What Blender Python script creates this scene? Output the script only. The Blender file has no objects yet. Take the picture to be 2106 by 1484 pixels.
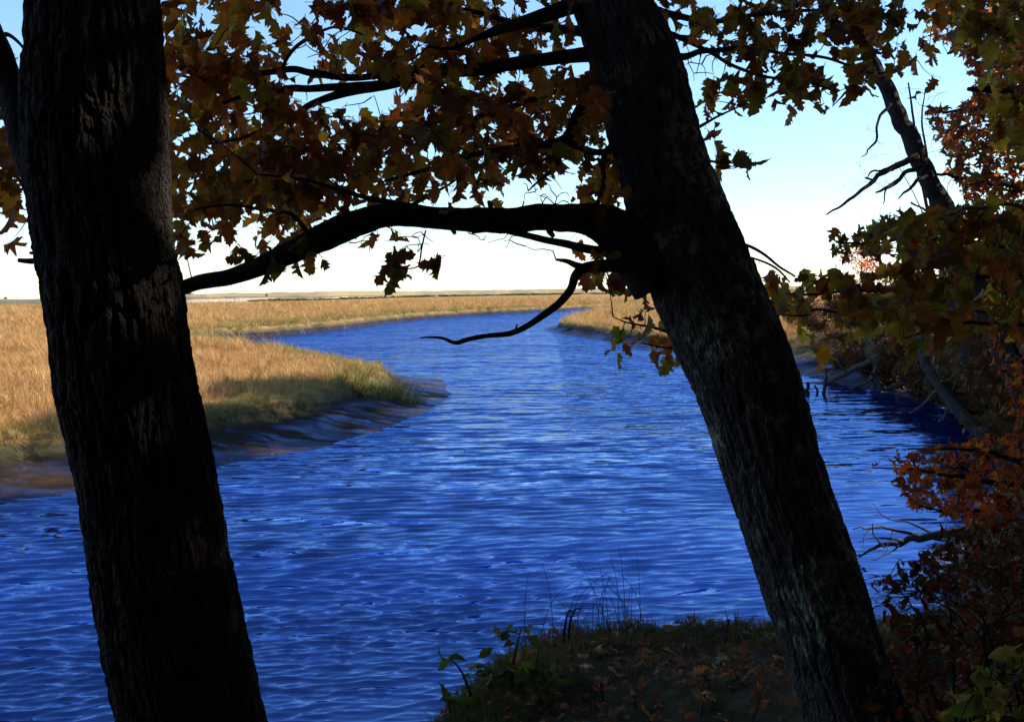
import bpy, math, random
import numpy as np
from mathutils import Matrix, Vector

# ------------------------------------------------------------------ camera, sky, sun, exposure
SC = bpy.context.scene
COL = SC.collection
CAM_H, F_PX, W_PX, H_PX = 3.5, 2300.0, 2106.0, 1484.0
PITCH = math.atan((742 - 604.0) / F_PX)
ROLL = math.radians(0.75)
fwd = np.array([0, math.cos(PITCH), -math.sin(PITCH)])
rt0 = np.array([1.0, 0, 0])
up0 = np.array([0, math.sin(PITCH), math.cos(PITCH)])
RT = rt0 * math.cos(ROLL) - up0 * math.sin(ROLL)
UP = up0 * math.cos(ROLL) + rt0 * math.sin(ROLL)
CAM = np.array([0, 0, CAM_H])
cd = bpy.data.cameras.new('camera')
cam = bpy.data.objects.new('camera', cd)
COL.objects.link(cam)
cd.sensor_width = 36.0
cd.lens = F_PX / W_PX * 36.0
cd.clip_start, cd.clip_end = 0.05, 20000
cam.matrix_world = Matrix([[RT[0], UP[0], -fwd[0], 0], [RT[1], UP[1], -fwd[1], 0], [RT[2], UP[2], -fwd[2], CAM_H], [0, 0, 0, 1]])
SC.camera = cam

SUN_AZ, SUN_EL = math.radians(80), math.radians(33)      # azimuth clockwise from +Y (the view direction)
world = bpy.data.worlds.new('World')
SC.world = world
world.use_nodes = True
wn = world.node_tree
bg = wn.nodes['Background']
sky = wn.nodes.new('ShaderNodeTexSky')
sky.sky_type = 'NISHITA'
sky.sun_disc = False
sky.sun_elevation = SUN_EL
sky.sun_rotation = SUN_AZ
sky.air_density, sky.dust_density, sky.ozone_density = 1.15, 0.0, 6.0
wn.links.new(sky.outputs[0], bg.inputs[0])
bg.inputs[1].default_value = 0.135
sd = bpy.data.lights.new('sun', 'SUN')
sun = bpy.data.objects.new('sun', sd)
COL.objects.link(sun)
sd.energy, sd.angle, sd.color = 5.0, math.radians(0.5), (1.0, 0.93, 0.82)
to_sun = Vector((math.sin(SUN_AZ) * math.cos(SUN_EL), math.cos(SUN_AZ) * math.cos(SUN_EL), math.sin(SUN_EL)))
sun.rotation_euler = to_sun.to_track_quat('Z', 'Y').to_euler()
sun.location = (20, -20, 40)
SC.view_settings.view_transform = 'Standard'
SC.view_settings.look = 'None'
SC.view_settings.gamma = 1.0
SC.view_settings.exposure = 0.85
SC.view_settings.use_curve_mapping = False
SC.cycles.max_bounces = 5
SC.cycles.diffuse_bounces = 3
SC.cycles.transparent_max_bounces = 4

# ------------------------------------------------------------------ helpers
rng = np.random.default_rng(7)
random.seed(7)


def ray(px, py):
    return RT * ((px - W_PX / 2) / F_PX) + UP * ((H_PX / 2 - py) / F_PX) + fwd


def P(px, py, Y):
    r = ray(px, py)
    return CAM + r * (Y / r[1])


def G(px, py, z=0.0):
    r = ray(px, py)
    return CAM + r * ((z - CAM_H) / r[2])


def _hash(ix, iy, iz, seed):
    h = (ix.astype(np.int64) * 374761393 + iy.astype(np.int64) * 668265263 + iz.astype(np.int64) * 2147483647 + seed * 1274126177) & 0xFFFFFFFF
    h = ((h ^ (h >> 13)) * 1274126177) & 0xFFFFFFFF
    h = ((h ^ (h >> 16)) * 2246822519) & 0xFFFFFFFF
    return ((h ^ (h >> 15)) & 0xFFFFFF) / float(0xFFFFFF)


def vnoise(x, y, z=None, seed=0):
    x = np.asarray(x, float); y = np.asarray(y, float)
    z = np.zeros_like(x) if z is None else np.asarray(z, float)
    x0, y0, z0 = np.floor(x), np.floor(y), np.floor(z)
    fx, fy, fz = x - x0, y - y0, z - z0
    fx = fx * fx * (3 - 2 * fx); fy = fy * fy * (3 - 2 * fy); fz = fz * fz * (3 - 2 * fz)
    out = 0
    for dx in (0, 1):
        for dy in (0, 1):
            for dz in (0, 1):
                w = (fx if dx else 1 - fx) * (fy if dy else 1 - fy) * (fz if dz else 1 - fz)
                out = out + w * _hash(x0 + dx, y0 + dy, z0 + dz, seed)
    return out * 2 - 1


def fbm(x, y, z=None, seed=0, oct=4):
    s, a, f, t = 0, 1.0, 1.0, 0
    for k in range(oct):
        s = s + a * vnoise(x * f, y * f, None if z is None else z * f, seed + k * 17)
        t += a; a *= 0.5; f *= 2.03
    return s / t


def sstep(a, b, x):
    t = np.clip((x - a) / (b - a), 0, 1)
    return t * t * (3 - 2 * t)


def mesh_np(name, V, F, smooth=True, col=None):
    V = np.asarray(V, np.float32); F = np.asarray(F, np.int32)
    me = bpy.data.meshes.new(name)
    n, k = F.shape
    me.vertices.add(len(V)); me.vertices.foreach_set('co', V.ravel())
    me.loops.add(n * k); me.loops.foreach_set('vertex_index', F.ravel())
    me.polygons.add(n); me.polygons.foreach_set('loop_start', np.arange(0, n * k, k, dtype=np.int32))
    if smooth:
        me.polygons.foreach_set('use_smooth', np.ones(n, bool))
    if col is not None:
        at = me.color_attributes.new('tint', 'FLOAT_COLOR', 'POINT')
        c = np.ones((len(V), 4), np.float32); c[:, :3] = col
        at.data.foreach_set('color', c.ravel())
    me.update(calc_edges=True)
    return me


def obj(name, me, mat=None, parent=None):
    o = bpy.data.objects.new(name, me)
    COL.objects.link(o)
    if mat is not None and not me.materials:
        me.materials.append(mat)
    if parent is not None:
        o.parent = parent
        o.matrix_parent_inverse = Matrix.Translation(-Vector(parent.location))
    return o


def tag(o, label=None, cat=None, group=None, kind=None):
    if label: o['label'] = label
    if cat: o['category'] = cat
    if group: o['group'] = group
    if kind: o['kind'] = kind
    return o


def thing(name, loc, label, cat, group=None):
    o = bpy.data.objects.new(name, None)
    COL.objects.link(o)
    o.location = [float(v) for v in loc]
    o.empty_display_size = 0.2
    return tag(o, label, cat, group)


class Bag:
    """collects geometry of ONE part; quads are kept as quads, tris padded by a separate list"""
    def __init__(self):
        self.V, self.F, self.n, self.C = [], [], 0, []

    def add(self, V, F, c=None):
        self.V.append(np.asarray(V, np.float32)); self.F.append(np.asarray(F, np.int32) + self.n); self.n += len(V)
        if c is not None: self.C.append(np.broadcast_to(np.asarray(c, np.float32), (len(V), 3)))

    def build(self, name, mat, parent=None, smooth=True):
        if not self.V: return None
        me = mesh_np(name, np.concatenate(self.V), np.concatenate(self.F), smooth, np.concatenate(self.C) if self.C else None)
        return obj(name, me, mat, parent)


def catmull(pts, n=6):
    pts = np.asarray(pts, float)
    if len(pts) < 3:
        t = np.linspace(0, 1, n + 1)[:, None]
        return pts[0] * (1 - t) + pts[-1] * t
    Q = np.vstack([2 * pts[0] - pts[1], pts, 2 * pts[-1] - pts[-2]])
    out = []
    for i in range(1, len(Q) - 2):
        p0, p1, p2, p3 = Q[i - 1:i + 3]
        for t in np.linspace(0, 1, n, endpoint=False):
            out.append(0.5 * (2 * p1 + (p2 - p0) * t + (2 * p0 - 5 * p1 + 4 * p2 - p3) * t * t + (3 * p1 - p0 - 3 * p2 + p3) * t ** 3))
    out.append(pts[-1])
    return np.array(out)


def frames(C):
    T = np.gradient(C, axis=0)
    T /= np.linalg.norm(T, axis=1)[:, None] + 1e-9
    N = np.zeros_like(T)
    a = np.array([0, -1.0, 0.0]) if abs(T[0][1]) < 0.9 else np.array([1.0, 0, 0])
    n = a - T[0] * a.dot(T[0]); n /= np.linalg.norm(n)
    for i in range(len(T)):
        n = n - T[i] * n.dot(T[i]); n /= np.linalg.norm(n) + 1e-9
        N[i] = n
    return T, N, np.cross(T, N)


def tube(C, R, seg=6, cap=True, disp=None):
    """tube along C (n,3) with radii R; disp(theta, v) gives an offset in metres"""
    C = np.asarray(C, float); R = np.broadcast_to(np.asarray(R, float), (len(C),))
    T, N, B = frames(C)
    th = np.linspace(0, 2 * np.pi, seg, endpoint=False)
    s = np.concatenate([[0], np.cumsum(np.linalg.norm(np.diff(C, axis=0), axis=1))])
    rr = np.repeat(R[:, None], seg, 1)
    if disp is not None:
        TH, S = np.meshgrid(th, s)
        rr = rr + disp(TH, S, rr)
    V = C[:, None, :] + rr[..., None] * (np.cos(th)[None, :, None] * N[:, None, :] + np.sin(th)[None, :, None] * B[:, None, :])
    V = V.reshape(-1, 3)
    n = len(C)
    i = np.arange(n - 1)[:, None] * seg; j = np.arange(seg)[None, :]; k = (j + 1) % seg
    F = np.stack([i + j, i + k, i + seg + k, i + seg + j], -1).reshape(-1, 4)
    if cap:
        V = np.vstack([V, C[:1], C[-1:]])
        a, b = n * seg, n * seg + 1
        jj = np.arange(0, seg - 1, 2)
        F0 = np.stack([np.full_like(jj, a), (jj + 2) % seg, jj + 1, jj], -1)
        F1 = np.stack([np.full_like(jj, b), (n - 1) * seg + jj, (n - 1) * seg + jj + 1, (n - 1) * seg + (jj + 2) % seg], -1)
        F = np.vstack([F, F0, F1])
    return V, F


# ------------------------------------------------------------------ materials
def new_mat(name):
    m = bpy.data.materials.new(name)
    m.use_nodes = True
    nt = m.node_tree
    return m, nt, nt.nodes['Principled BSDF'], nt.nodes['Material Output']


def nd(nt, t, **kw):
    n = nt.nodes.new(t)
    for k, v in kw.items():
        setattr(n, k, v)
    return n


def noise(nt, vec, scale, detail=4, rough=0.55, dist=0.0):
    n = nd(nt, 'ShaderNodeTexNoise')
    n.inputs['Scale'].default_value = scale; n.inputs['Detail'].default_value = detail
    n.inputs['Roughness'].default_value = rough; n.inputs['Distortion'].default_value = dist
    if vec is not None: nt.links.new(vec, n.inputs['Vector'])
    return n.outputs[0]


def ramp(nt, fac, stops):
    r = nd(nt, 'ShaderNodeValToRGB')
    e = r.color_ramp.elements
    while len(e) < len(stops): e.new(0.5)
    for el, (p, c) in zip(e, stops):
        el.position = p
        el.color = (*c, 1) if len(c) == 3 else c
    nt.links.new(fac, r.inputs[0])
    return r.outputs[0]


def mapping(nt, vec, scale=(1, 1, 1), rot=(0, 0, 0)):
    m = nd(nt, 'ShaderNodeMapping')
    m.inputs['Scale'].default_value = scale; m.inputs['Rotation'].default_value = rot
    nt.links.new(vec, m.inputs['Vector'])
    return m.outputs[0]


def mix(nt, fac, a, b, mode='MIX'):
    m = nd(nt, 'ShaderNodeMix', data_type='RGBA', blend_type=mode)
    for sock, v in ((m.inputs[0], fac), (m.inputs[6], a), (m.inputs[7], b)):
        if isinstance(v, (int, float)): sock.default_value = v
        elif isinstance(v, tuple): sock.default_value = (*v, 1)
        else: nt.links.new(v, sock)
    return m.outputs[2]


def bump(nt, height, strength, dist, bsdf):
    b = nd(nt, 'ShaderNodeBump')
    b.inputs['Strength'].default_value = strength; b.inputs['Distance'].default_value = dist
    nt.links.new(height, b.inputs['Height']); nt.links.new(b.outputs[0], bsdf.inputs['Normal'])
    return b


def gpos(nt):
    return nd(nt, 'ShaderNodeNewGeometry').outputs['Position']


def mat_bark(name, dark, light, lichen, lich_amt, rough=0.9):
    m, nt, b, _ = new_mat(name)
    p = gpos(nt)
    c = ramp(nt, noise(nt, mapping(nt, p, (30, 30, 9)), 1.0, 6, 0.65), [(0.3, dark), (0.7, light)])
    l = noise(nt, p, 3.2, 3, 0.6, 0.4)
    l2 = noise(nt, p, 26, 4, 0.7)
    mul = nd(nt, 'ShaderNodeMath', operation='MULTIPLY')
    nt.links.new(ramp(nt, l, [(0.60 - lich_amt, (0, 0, 0)), (0.68 - lich_amt, (1, 1, 1))]), mul.inputs[0])
    nt.links.new(ramp(nt, l2, [(0.44, (0, 0, 0)), (0.56, (1, 1, 1))]), mul.inputs[1])
    c = mix(nt, mul.outputs[0], c, lichen)
    nt.links.new(c, b.inputs['Base Color'])
    b.inputs['Roughness'].default_value = rough
    b.inputs['Specular IOR Level'].default_value = 0.2
    vo = nd(nt, 'ShaderNodeTexVoronoi', feature='DISTANCE_TO_EDGE')
    vo.inputs['Scale'].default_value = 1.0
    wv = nd(nt, 'ShaderNodeVectorMath', operation='MULTIPLY_ADD')
    nn_ = nd(nt, 'ShaderNodeTexNoise'); nn_.inputs['Scale'].default_value = 11; nn_.inputs['Detail'].default_value = 4; nt.links.new(p, nn_.inputs['Vector'])
    nt.links.new(nn_.outputs['Color'], wv.inputs[0]); wv.inputs[1].default_value = (.045, .045, .12); nt.links.new(p, wv.inputs[2])
    nt.links.new(mapping(nt, wv.outputs[0], (62, 62, 17)), vo.inputs['Vector'])
    vr = ramp(nt, vo.outputs['Distance'], [(0.0, (0, 0, 0)), (0.16, (.8, .8, .8)), (0.5, (1, 1, 1))])
    hs = nd(nt, 'ShaderNodeMath', operation='MULTIPLY_ADD')
    nt.links.new(noise(nt, mapping(nt, p, (1, 1, 0.4)), 110, 6, 0.75), hs.inputs[0]); hs.inputs[1].default_value = .9; nt.links.new(vr, hs.inputs[2])
    bump(nt, hs.outputs[0], 1.0, 0.009, b)
    return m


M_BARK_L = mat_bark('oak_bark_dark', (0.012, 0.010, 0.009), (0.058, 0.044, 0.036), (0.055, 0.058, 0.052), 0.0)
M_BARK_R = mat_bark('oak_bark_grey', (0.035, 0.031, 0.030), (0.13, 0.115, 0.108), (0.33, 0.37, 0.28), 0.07)
M_BRANCH = mat_bark('branch_bark', (0.012, 0.010, 0.009), (0.04, 0.034, 0.03), (0.07, 0.075, 0.065), -0.02)
M_DEAD = mat_bark('dead_wood', (0.02, 0.016, 0.014), (0.07, 0.058, 0.05), (0.09, 0.095, 0.08), 0.0)
M_DRIFT = mat_bark('driftwood', (0.05, 0.042, 0.036), (0.16, 0.14, 0.12), (0.14, 0.14, 0.12), -0.1)


def mat_leaf(name, source, trans=0.58, rough=0.5, var=0.35):
    m, nt, b, out = new_mat(name)
    if source == 'object':
        c = nd(nt, 'ShaderNodeObjectInfo').outputs['Color']
    else:
        c = nd(nt, 'ShaderNodeAttribute', attribute_name='tint').outputs['Color']
    n = noise(nt, gpos(nt), 38, 4, 0.65)
    c = mix(nt, ramp(nt, n, [(0.42, (0, 0, 0)), (0.66, (var, var, var))]), c, (0.09, 0.028, 0.008))
    nt.links.new(c, b.inputs['Base Color'])
    b.inputs['Roughness'].default_value = rough
    b.inputs['Specular IOR Level'].default_value = 0.3
    t = nd(nt, 'ShaderNodeBsdfTranslucent')
    nt.links.new(mix(nt, 0.35, c, (0.5, 0.3, 0.05), 'MULTIPLY'), t.inputs['Color'])
    ct = mix(nt, 1.0, c, (1.5, 1.15, 0.7), 'MULTIPLY')
    nt.links.new(ct, t.inputs['Color'])
    ms = nd(nt, 'ShaderNodeMixShader')
    ms.inputs[0].default_value = trans
    nt.links.new(b.outputs[0], ms.inputs[1]); nt.links.new(t.outputs[0], ms.inputs[2])
    nt.links.new(ms.outputs[0], out.inputs['Surface'])
    return m


M_LEAF_O = mat_leaf('leaf_single', 'object')
M_LEAF_A = mat_leaf('leaf_mass', 'attr')

# ------------------------------------------------------------------ river outline and terrain height
def gl(lst, z=0.0):
    return [tuple(G(x, y, z)[:2]) for x, y in lst]


RIV = []   # (x, y, tag) tag of the segment that starts here


def seg(pts, t):
    for p in pts: RIV.append((p[0], p[1], t))


seg([(-160, 2), (-60, 2.2), (-25, 2.8), (-10, 3.6), (-4, 4.5), (-1.9, 4.8), (-1.3, 5.1), (-1.1, 6.1), (-0.7, 6.9), (0.5, 7.35), (2.0, 7.3), (3.2, 8.2), (4.2, 10.5)], 'N')
seg(gl([(1915, 1190), (1965, 1075), (2005, 990), (2030, 930), (2015, 880), (1960, 850), (1890, 828), (1800, 805), (1700, 786), (1645, 772)]), 'R')
seg(gl([(1500, 745), (1400, 728), (1330, 716), (1240, 701), (1170, 689), (1115, 679)]), 'P')
seg([tuple(G(1128, 673)[:2]), tuple(G(1165, 661)[:2]), tuple(G(1190, 652)[:2]), tuple(G(1240, 643)[:2]), tuple(G(1300, 637)[:2]), (62, 300), (150, 340)], 'P')
seg([(150, 372), (62, 335)] + gl([(1330, 630), (1250, 635), (1150, 640), (1000, 648), (900, 655), (850, 660), (790, 668), (720, 677), (660, 684), (600, 690)]), 'F')
seg([(-23, 91), (-25, 86), (-19, 78), (-12.5, 66), (-8.2, 57), (-5.4, 50), (-3.6, 46)], 'M')
seg(gl([(905, 780), (925, 797), (921, 815), (900, 838), (840, 868), (760, 891), (640, 925), (450, 957), (160, 1012), (0, 1030)]), 'M')
seg([(-13, 17.6), (-25, 17), (-60, 20), (-160, 24)], 'M')
RX = np.array([r[0] for r in RIV]); RY = np.array([r[1] for r in RIV]); RTAG = [r[2] for r in RIV]
# finer, slightly wandering outline
ox, oy, ot = [], [], []
for i in range(len(RX)):
    j = (i + 1) % len(RX)
    L = math.hypot(RX[j] - RX[i], RY[j] - RY[i])
    n = int(np.clip(L / 1.1, 1, 8))
    for k in range(n):
        t = k / n
        x, y = RX[i] * (1 - t) + RX[j] * t, RY[i] * (1 - t) + RY[j] * t
        a = min(0.35, 0.25 * L) * (0.35 if RTAG[i] == 'N' else 1.0)
        ox.append(x + a * float(vnoise(np.array(x * .7), np.array(y * .7), seed=3))); oy.append(y + a * float(vnoise(np.array(x * .7), np.array(y * .7), seed=4))); ot.append(RTAG[i])
OX, OY, OT = np.array(ox), np.array(oy), np.array(ot)


def river_fields(x, y):
    """signed distance to the river edge (land positive) and soft weights of each bank kind"""
    x = np.asarray(x, np.float32).ravel(); y = np.asarray(y, np.float32).ravel()
    n = len(OX)
    best = {t: np.full(len(x), 1e9, np.float32) for t in 'NRPFM'}
    inside = np.zeros(len(x), bool)
    for i in range(n):
        j = (i + 1) % n
        ax, ay, bx, by = OX[i], OY[i], OX[j], OY[j]
        dx, dy = bx - ax, by - ay
        t = np.clip(((x - ax) * dx + (y - ay) * dy) / (dx * dx + dy * dy + 1e-9), 0, 1)
        d2 = (x - ax - t * dx) ** 2 + (y - ay - t * dy) ** 2
        np.minimum(best[OT[i]], d2, out=best[OT[i]])
        if ay != by:
            c = ((ay > y) != (by > y)) & (x < (bx - ax) * (y - ay) / (by - ay) + ax)
            inside ^= c
    d2 = np.minimum.reduce([best[t] for t in 'NRPFM'])
    d = np.sqrt(d2) * np.where(inside, -1, 1)
    w = {t: 1.0 / (best[t] + 0.05) ** 3 for t in 'NRPFM'}
    tot = sum(w.values())
    return d, {t: w[t] / tot for t in 'NRPFM'}


def terrain(x, y):
    sh = np.shape(x)
    x = np.asarray(x, float).ravel(); y = np.asarray(y, float).ravel()
    d, w = river_fields(x, y)
    r = np.hypot(x, y); th = np.arctan2(x, y)
    nz = fbm(x * .5, y * .5, seed=11); nf = fbm(x * 2.3, y * 2.3, seed=12)
    nlow = fbm(x * .06, y * .06, seed=13)
    under = np.clip(d * 0.35, -0.9, 0)
    zM = 0.34 * sstep(0, 1, d / (2.3 + .7 * nz)) ** 0.8 + 0.42 * sstep(2.2 + .8 * nz, 2.9 + .8 * nz, d) + (.07 * nf - .09 * np.abs(fbm(x * .9, y * .9, seed=19))) * sstep(0.1, 1, d) * (1 - sstep(3, 5, d)) + .04 * nf * sstep(3, 5, d) + 0.06 * nlow + .05 * sstep(1, 2, d)
    zP = 0.28 * sstep(0, 1.6, d) + 0.5 * sstep(1.0 + .8 * nz, 2.0 + .8 * nz, d) + .05 * nf * sstep(0.1, 1, d) + 0.06 * nlow
    zF = 0.3 * sstep(0, 1.2, d) + 0.65 * sstep(1.0 + 1.3 * nz, 2.0 + 1.6 * nz, d) + .08 * nf * sstep(0.1, 1, d) + 0.06 * nlow
    zR = 0.55 * sstep(0, 4.5, d) + 1.1 * sstep(3.8 + nz, 6.4 + nz, d) + .02 * np.clip(d - 6, 0, 120) + .05 * nf * sstep(.2, 1, d) + .12 * nz * sstep(2, 6, d)
    zN = 1.55 * sstep(-0.05, 0.95 + .25 * nz, d) + .3 * sstep(.8, 5, d) + .07 * nf * sstep(.2, 1, d) + .11 * nz * sstep(.5, 1.5, d) + .01 * np.clip(d - 5, 0, 200)
    z = w['M'] * zM + w['P'] * zP + w['F'] * zF + w['R'] * zR + w['N'] * zN
    # dunes behind the marsh
    r0 = np.interp(np.degrees(th), [-40, -20, -16, -9, -4, 4, 40], [640, 620, 600, 760, 1250, 1600, 1700])
    up = r0 * (1 + .02 * vnoise(th * 60, th * 0, seed=5))
    dn = sstep(0, 26 + r0 * .012, r - up)
    hgt = np.interp(np.degrees(th), [-40, -24, -20, -17, -12, -6, 4, 40], [3.2, 3.4, 3.6, 5.0, 6.0, 7.2, 9.0, 9.0])
    front = (y > 100)
    z = z + front * dn * (hgt + 0.5 * vnoise(th * 140, r * .01, seed=6) - 0.75)
    z = np.where(d < 0, under, z)
    return z.reshape(sh), d.reshape(sh), {k: v.reshape(sh) for k, v in w.items()}


def polar(fine, coarse, radii):
    a = np.radians(32)
    A = np.concatenate([np.arange(-a, a, fine), np.linspace(a, 2 * np.pi - a, coarse, endpoint=False)])
    AA, RR = np.meshgrid(A, radii)
    return RR * np.sin(AA), RR * np.cos(AA), len(A), len(radii)


def row_radii(r0, r1, px, h, dmin, growth=0.05):
    out = [r0]
    f = F_PX * 1024 / 2106
    while out[-1] < r1:
        d = out[-1]
        out.append(d + min(max(dmin, px * d * d / (f * h)), max(growth * d, dmin)))
    return np.array(out)


def grid_faces(nc, nr):
    i = np.arange(nr - 1)[:, None] * nc; j = np.arange(nc)[None, :]; k = (j + 1) % nc
    return np.stack([i + j, i + k, i + nc + k, i + nc + j], -1).reshape(-1, 4)


# materials of the land
def mat_marsh():
    m, nt, b, _ = new_mat('marsh_turf')
    p = gpos(nt)
    band = noise(nt, mapping(nt, p, (0.012, 0.05, 0.05)), 1.0, 5, 0.6, 0.6)
    c = ramp(nt, band, [(0.30, (0.30, 0.17, 0.065)), (0.45, (0.43, 0.23, 0.075)), (0.52, (0.47, 0.29, 0.12)), (0.62, (0.36, 0.185, 0.06)), (0.72, (0.29, 0.22, 0.075))])
    f = noise(nt, mapping(nt, p, (0.5, 0.9, 1)), 1.2, 6, 0.7)
    c = mix(nt, ramp(nt, f, [(0.35, (0.75, 0.75, 0.75)), (0.6, (0, 0, 0))]), c, (0.17, 0.10, 0.045))
    nt.links.new(c, b.inputs['Base Color'])
    b.inputs['Roughness'].default_value = 1.0
    b.inputs['Specular IOR Level'].default_value = 0.05
    bump(nt, noise(nt, mapping(nt, p, (1.4, 1.4, 1.4)), 2.2, 6, 0.75), 1.0, 0.35, b)
    return m


def mat_mud():
    m, nt, b, out = new_mat('wet_mud')
    p = gpos(nt)
    n1 = noise(nt, p, 0.9, 6, 0.65, 0.3)
    c = ramp(nt, n1, [(0.35, (0.014, 0.010, 0.007)), (0.6, (0.055, 0.034, 0.020)), (0.75, (0.10, 0.062, 0.036))])
    sx = nd(nt, 'ShaderNodeSeparateXYZ'); nt.links.new(p, sx.inputs[0])
    hz = ramp(nt, sx.outputs[2], [(0.36, (0, 0, 0)), (0.52, (1, 1, 1))])
    n2 = noise(nt, p, 2.6, 5, 0.7)
    grn = ramp(nt, n2, [(0.3, (0.06, 0.06, 0.025)), (0.55, (0.12, 0.10, 0.05)), (0.7, (0.17, 0.14, 0.08))])
    turf = ramp(nt, noise(nt, p, 1.4, 6, 0.7), [(0.3, (0.16, 0.10, 0.04)), (0.6, (0.36, 0.21, 0.08))])
    tz_ = ramp(nt, sx.outputs[2], [(0.60, (0, 0, 0)), (0.80, (1, 1, 1))])
    nt.links.new(mix(nt, tz_, mix(nt, hz, c, grn), turf), b.inputs['Base Color'])
    n3 = noise(nt, mapping(nt, p, (0.5, 1.3, 1)), 1.1, 6, 0.7)
    dry = ramp(nt, sx.outputs[2], [(0.30, (1, 1, 1)), (0.42, (0, 0, 0))])
    wet = mix(nt, 1.0, ramp(nt, n3, [(0.44, (0, 0, 0)), (0.52, (.9, .9, .9))]), dry, 'MULTIPLY')
    b.inputs['Roughness'].default_value = 0.9
    b.inputs['Specular IOR Level'].default_value = 0.06
    bp = bump(nt, noise(nt, mapping(nt, p, (0.8, 1.6, 1)), 4.0, 8, 0.78, 0.6), 1.0, 0.16, b)
    gl2 = nd(nt, 'ShaderNodeBsdfGlossy'); gl2.inputs['Color'].default_value = (0.24, 0.40, 0.90, 1); gl2.inputs['Roughness'].default_value = .16
    nt.links.new(bp.outputs[0], gl2.inputs['Normal'])
    fr = nd(nt, 'ShaderNodeFresnel'); fr.inputs['IOR'].default_value = 2.0; nt.links.new(bp.outputs[0], fr.inputs['Normal'])
    mu = nd(nt, 'ShaderNodeMath', operation='MULTIPLY'); nt.links.new(wet, mu.inputs[0]); nt.links.new(fr.outputs[0], mu.inputs[1])
    ms = nd(nt, 'ShaderNodeMixShader'); nt.links.new(mu.outputs[0], ms.inputs[0]); nt.links.new(b.outputs[0], ms.inputs[1]); nt.links.new(gl2.outputs[0], ms.inputs[2])
    nt.links.new(ms.outputs[0], out.inputs['Surface'])
    return m


def mat_floor():
    m, nt, b, _ = new_mat('forest_floor')
    p = gpos(nt)
    n1 = noise(nt, p, 3.0, 6, 0.7)
    c = ramp(nt, n1, [(0.3, (0.035, 0.026, 0.015)), (0.5, (0.10, 0.068, 0.036)), (0.7, (0.17, 0.115, 0.06))])
    n2 = noise(nt, p, 0.9, 4, 0.6)
    c = mix(nt, ramp(nt, n2, [(0.5, (0, 0, 0)), (0.62, (0.8, 0.8, 0.8))]), c, (0.075, 0.085, 0.024))
    nt.links.new(c, b.inputs['Base Color'])
    b.inputs['Roughness'].default_value = 1.0
    b.inputs['Specular IOR Level'].default_value = 0.1
    bump(nt, noise(nt, p, 14, 6, 0.75), 1.0, 0.06, b)
    return m


def mat_dune():
    m, nt, b, _ = new_mat('dune_sand_and_beach_grass')
    p = gpos(nt)
    sx = nd(nt, 'ShaderNodeSeparateXYZ'); nt.links.new(p, sx.inputs[0])
    dv = nd(nt, 'ShaderNodeMath', operation='DIVIDE'); nt.links.new(sx.outputs[2], dv.inputs[0]); dv.inputs[1].default_value = 10
    n = noise(nt, mapping(nt, p, (0.02, 0.02, 0.4)), 1.0, 4, 0.7)
    ad = nd(nt, 'ShaderNodeMath', operation='MULTIPLY_ADD'); nt.links.new(n, ad.inputs[0]); ad.inputs[1].default_value = 0.35
    nt.links.new(dv.outputs[0], ad.inputs[2])
    c = ramp(nt, ad.outputs[0], [(0.24, (0.40, 0.24, 0.09)), (0.30, (0.15, 0.11, 0.05)), (0.50, (0.12, 0.10, 0.05)), (0.60, (0.27, 0.20, 0.09))])
    sand = ramp(nt, ad.outputs[0], [(0.25, (0, 0, 0)), (0.29, (1, 1, 1)), (0.42, (1, 1, 1)), (0.47, (0, 0, 0))])
    xr = nd(nt, 'ShaderNodeMapRange'); nt.links.new(sx.outputs[0], xr.inputs[0]); xr.inputs[1].default_value = -260; xr.inputs[2].default_value = -20
    xm = ramp(nt, xr.outputs[0], [(0.28, (0, 0, 0)), (0.40, (1, 1, 1)), (0.60, (1, 1, 1)), (0.78, (0, 0, 0))])
    c = mix(nt, mix(nt, 1.0, sand, xm, 'MULTIPLY'), c, (0.44, 0.34, 0.23))
    nt.links.new(c, b.inputs['Base Color'])
    b.inputs['Roughness'].default_value = 1.0
    return m


M_MARSH, M_MUD, M_FLOOR, M_DUNE = mat_marsh(), mat_mud(), mat_floor(), mat_dune()

radii = np.concatenate([row_radii(0.4, 2.8, 1.5, 3.0, 0.4, 0.04), row_radii(3.2, 55, 1.5, 3.0, 0.05, 0.04), row_radii(55.5, 250, 0.32, 3.0, 0.05, 0.04), row_radii(255, 6000, 1.2, 3.0, 0.05, 0.03)])
tx, ty, nc, nr = polar(0.0019, 130, radii)
tz, td, tw = terrain(tx, ty)
TV = np.stack([tx, ty, tz], -1).reshape(-1, 3)
TF = grid_faces(nc, nr)
fd = td.ravel()[TF].mean(1); fz = tz.ravel()[TF].mean(1)
frad = np.hypot(*TV[TF].mean(1)[:, :2].T)
fN = (tw['N'] + tw['R']).ravel()[TF].mean(1)
fy = TV[TF].mean(1)[:, 1]
keep = fd > -2.6
steep = np.clip((TV[TF][:, :, 2].max(1) - TV[TF][:, :, 2].min(1)), 0, 9)
is_dune = keep & (fz > 1.35) & (frad > 560) & (fy > 100) & (fN < 2)
forest = keep & (fN > 0.5) & ~is_dune
nb = forest & (fz > np.where(tw['N'].ravel()[TF].mean(1) > .4, .2, .62))
mud_f = forest & ~nb
marsh = keep & ~forest & ~is_dune & (fd > 5.5)
mud = keep & ~forest & ~is_dune & ~marsh


def sub_mesh(name, mask, mat):
    F = TF[mask]
    u, inv = np.unique(F, return_inverse=True)
    return tag(obj(name, mesh_np(name, TV[u], inv.reshape(-1, 4)), mat), kind='structure')


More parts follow.
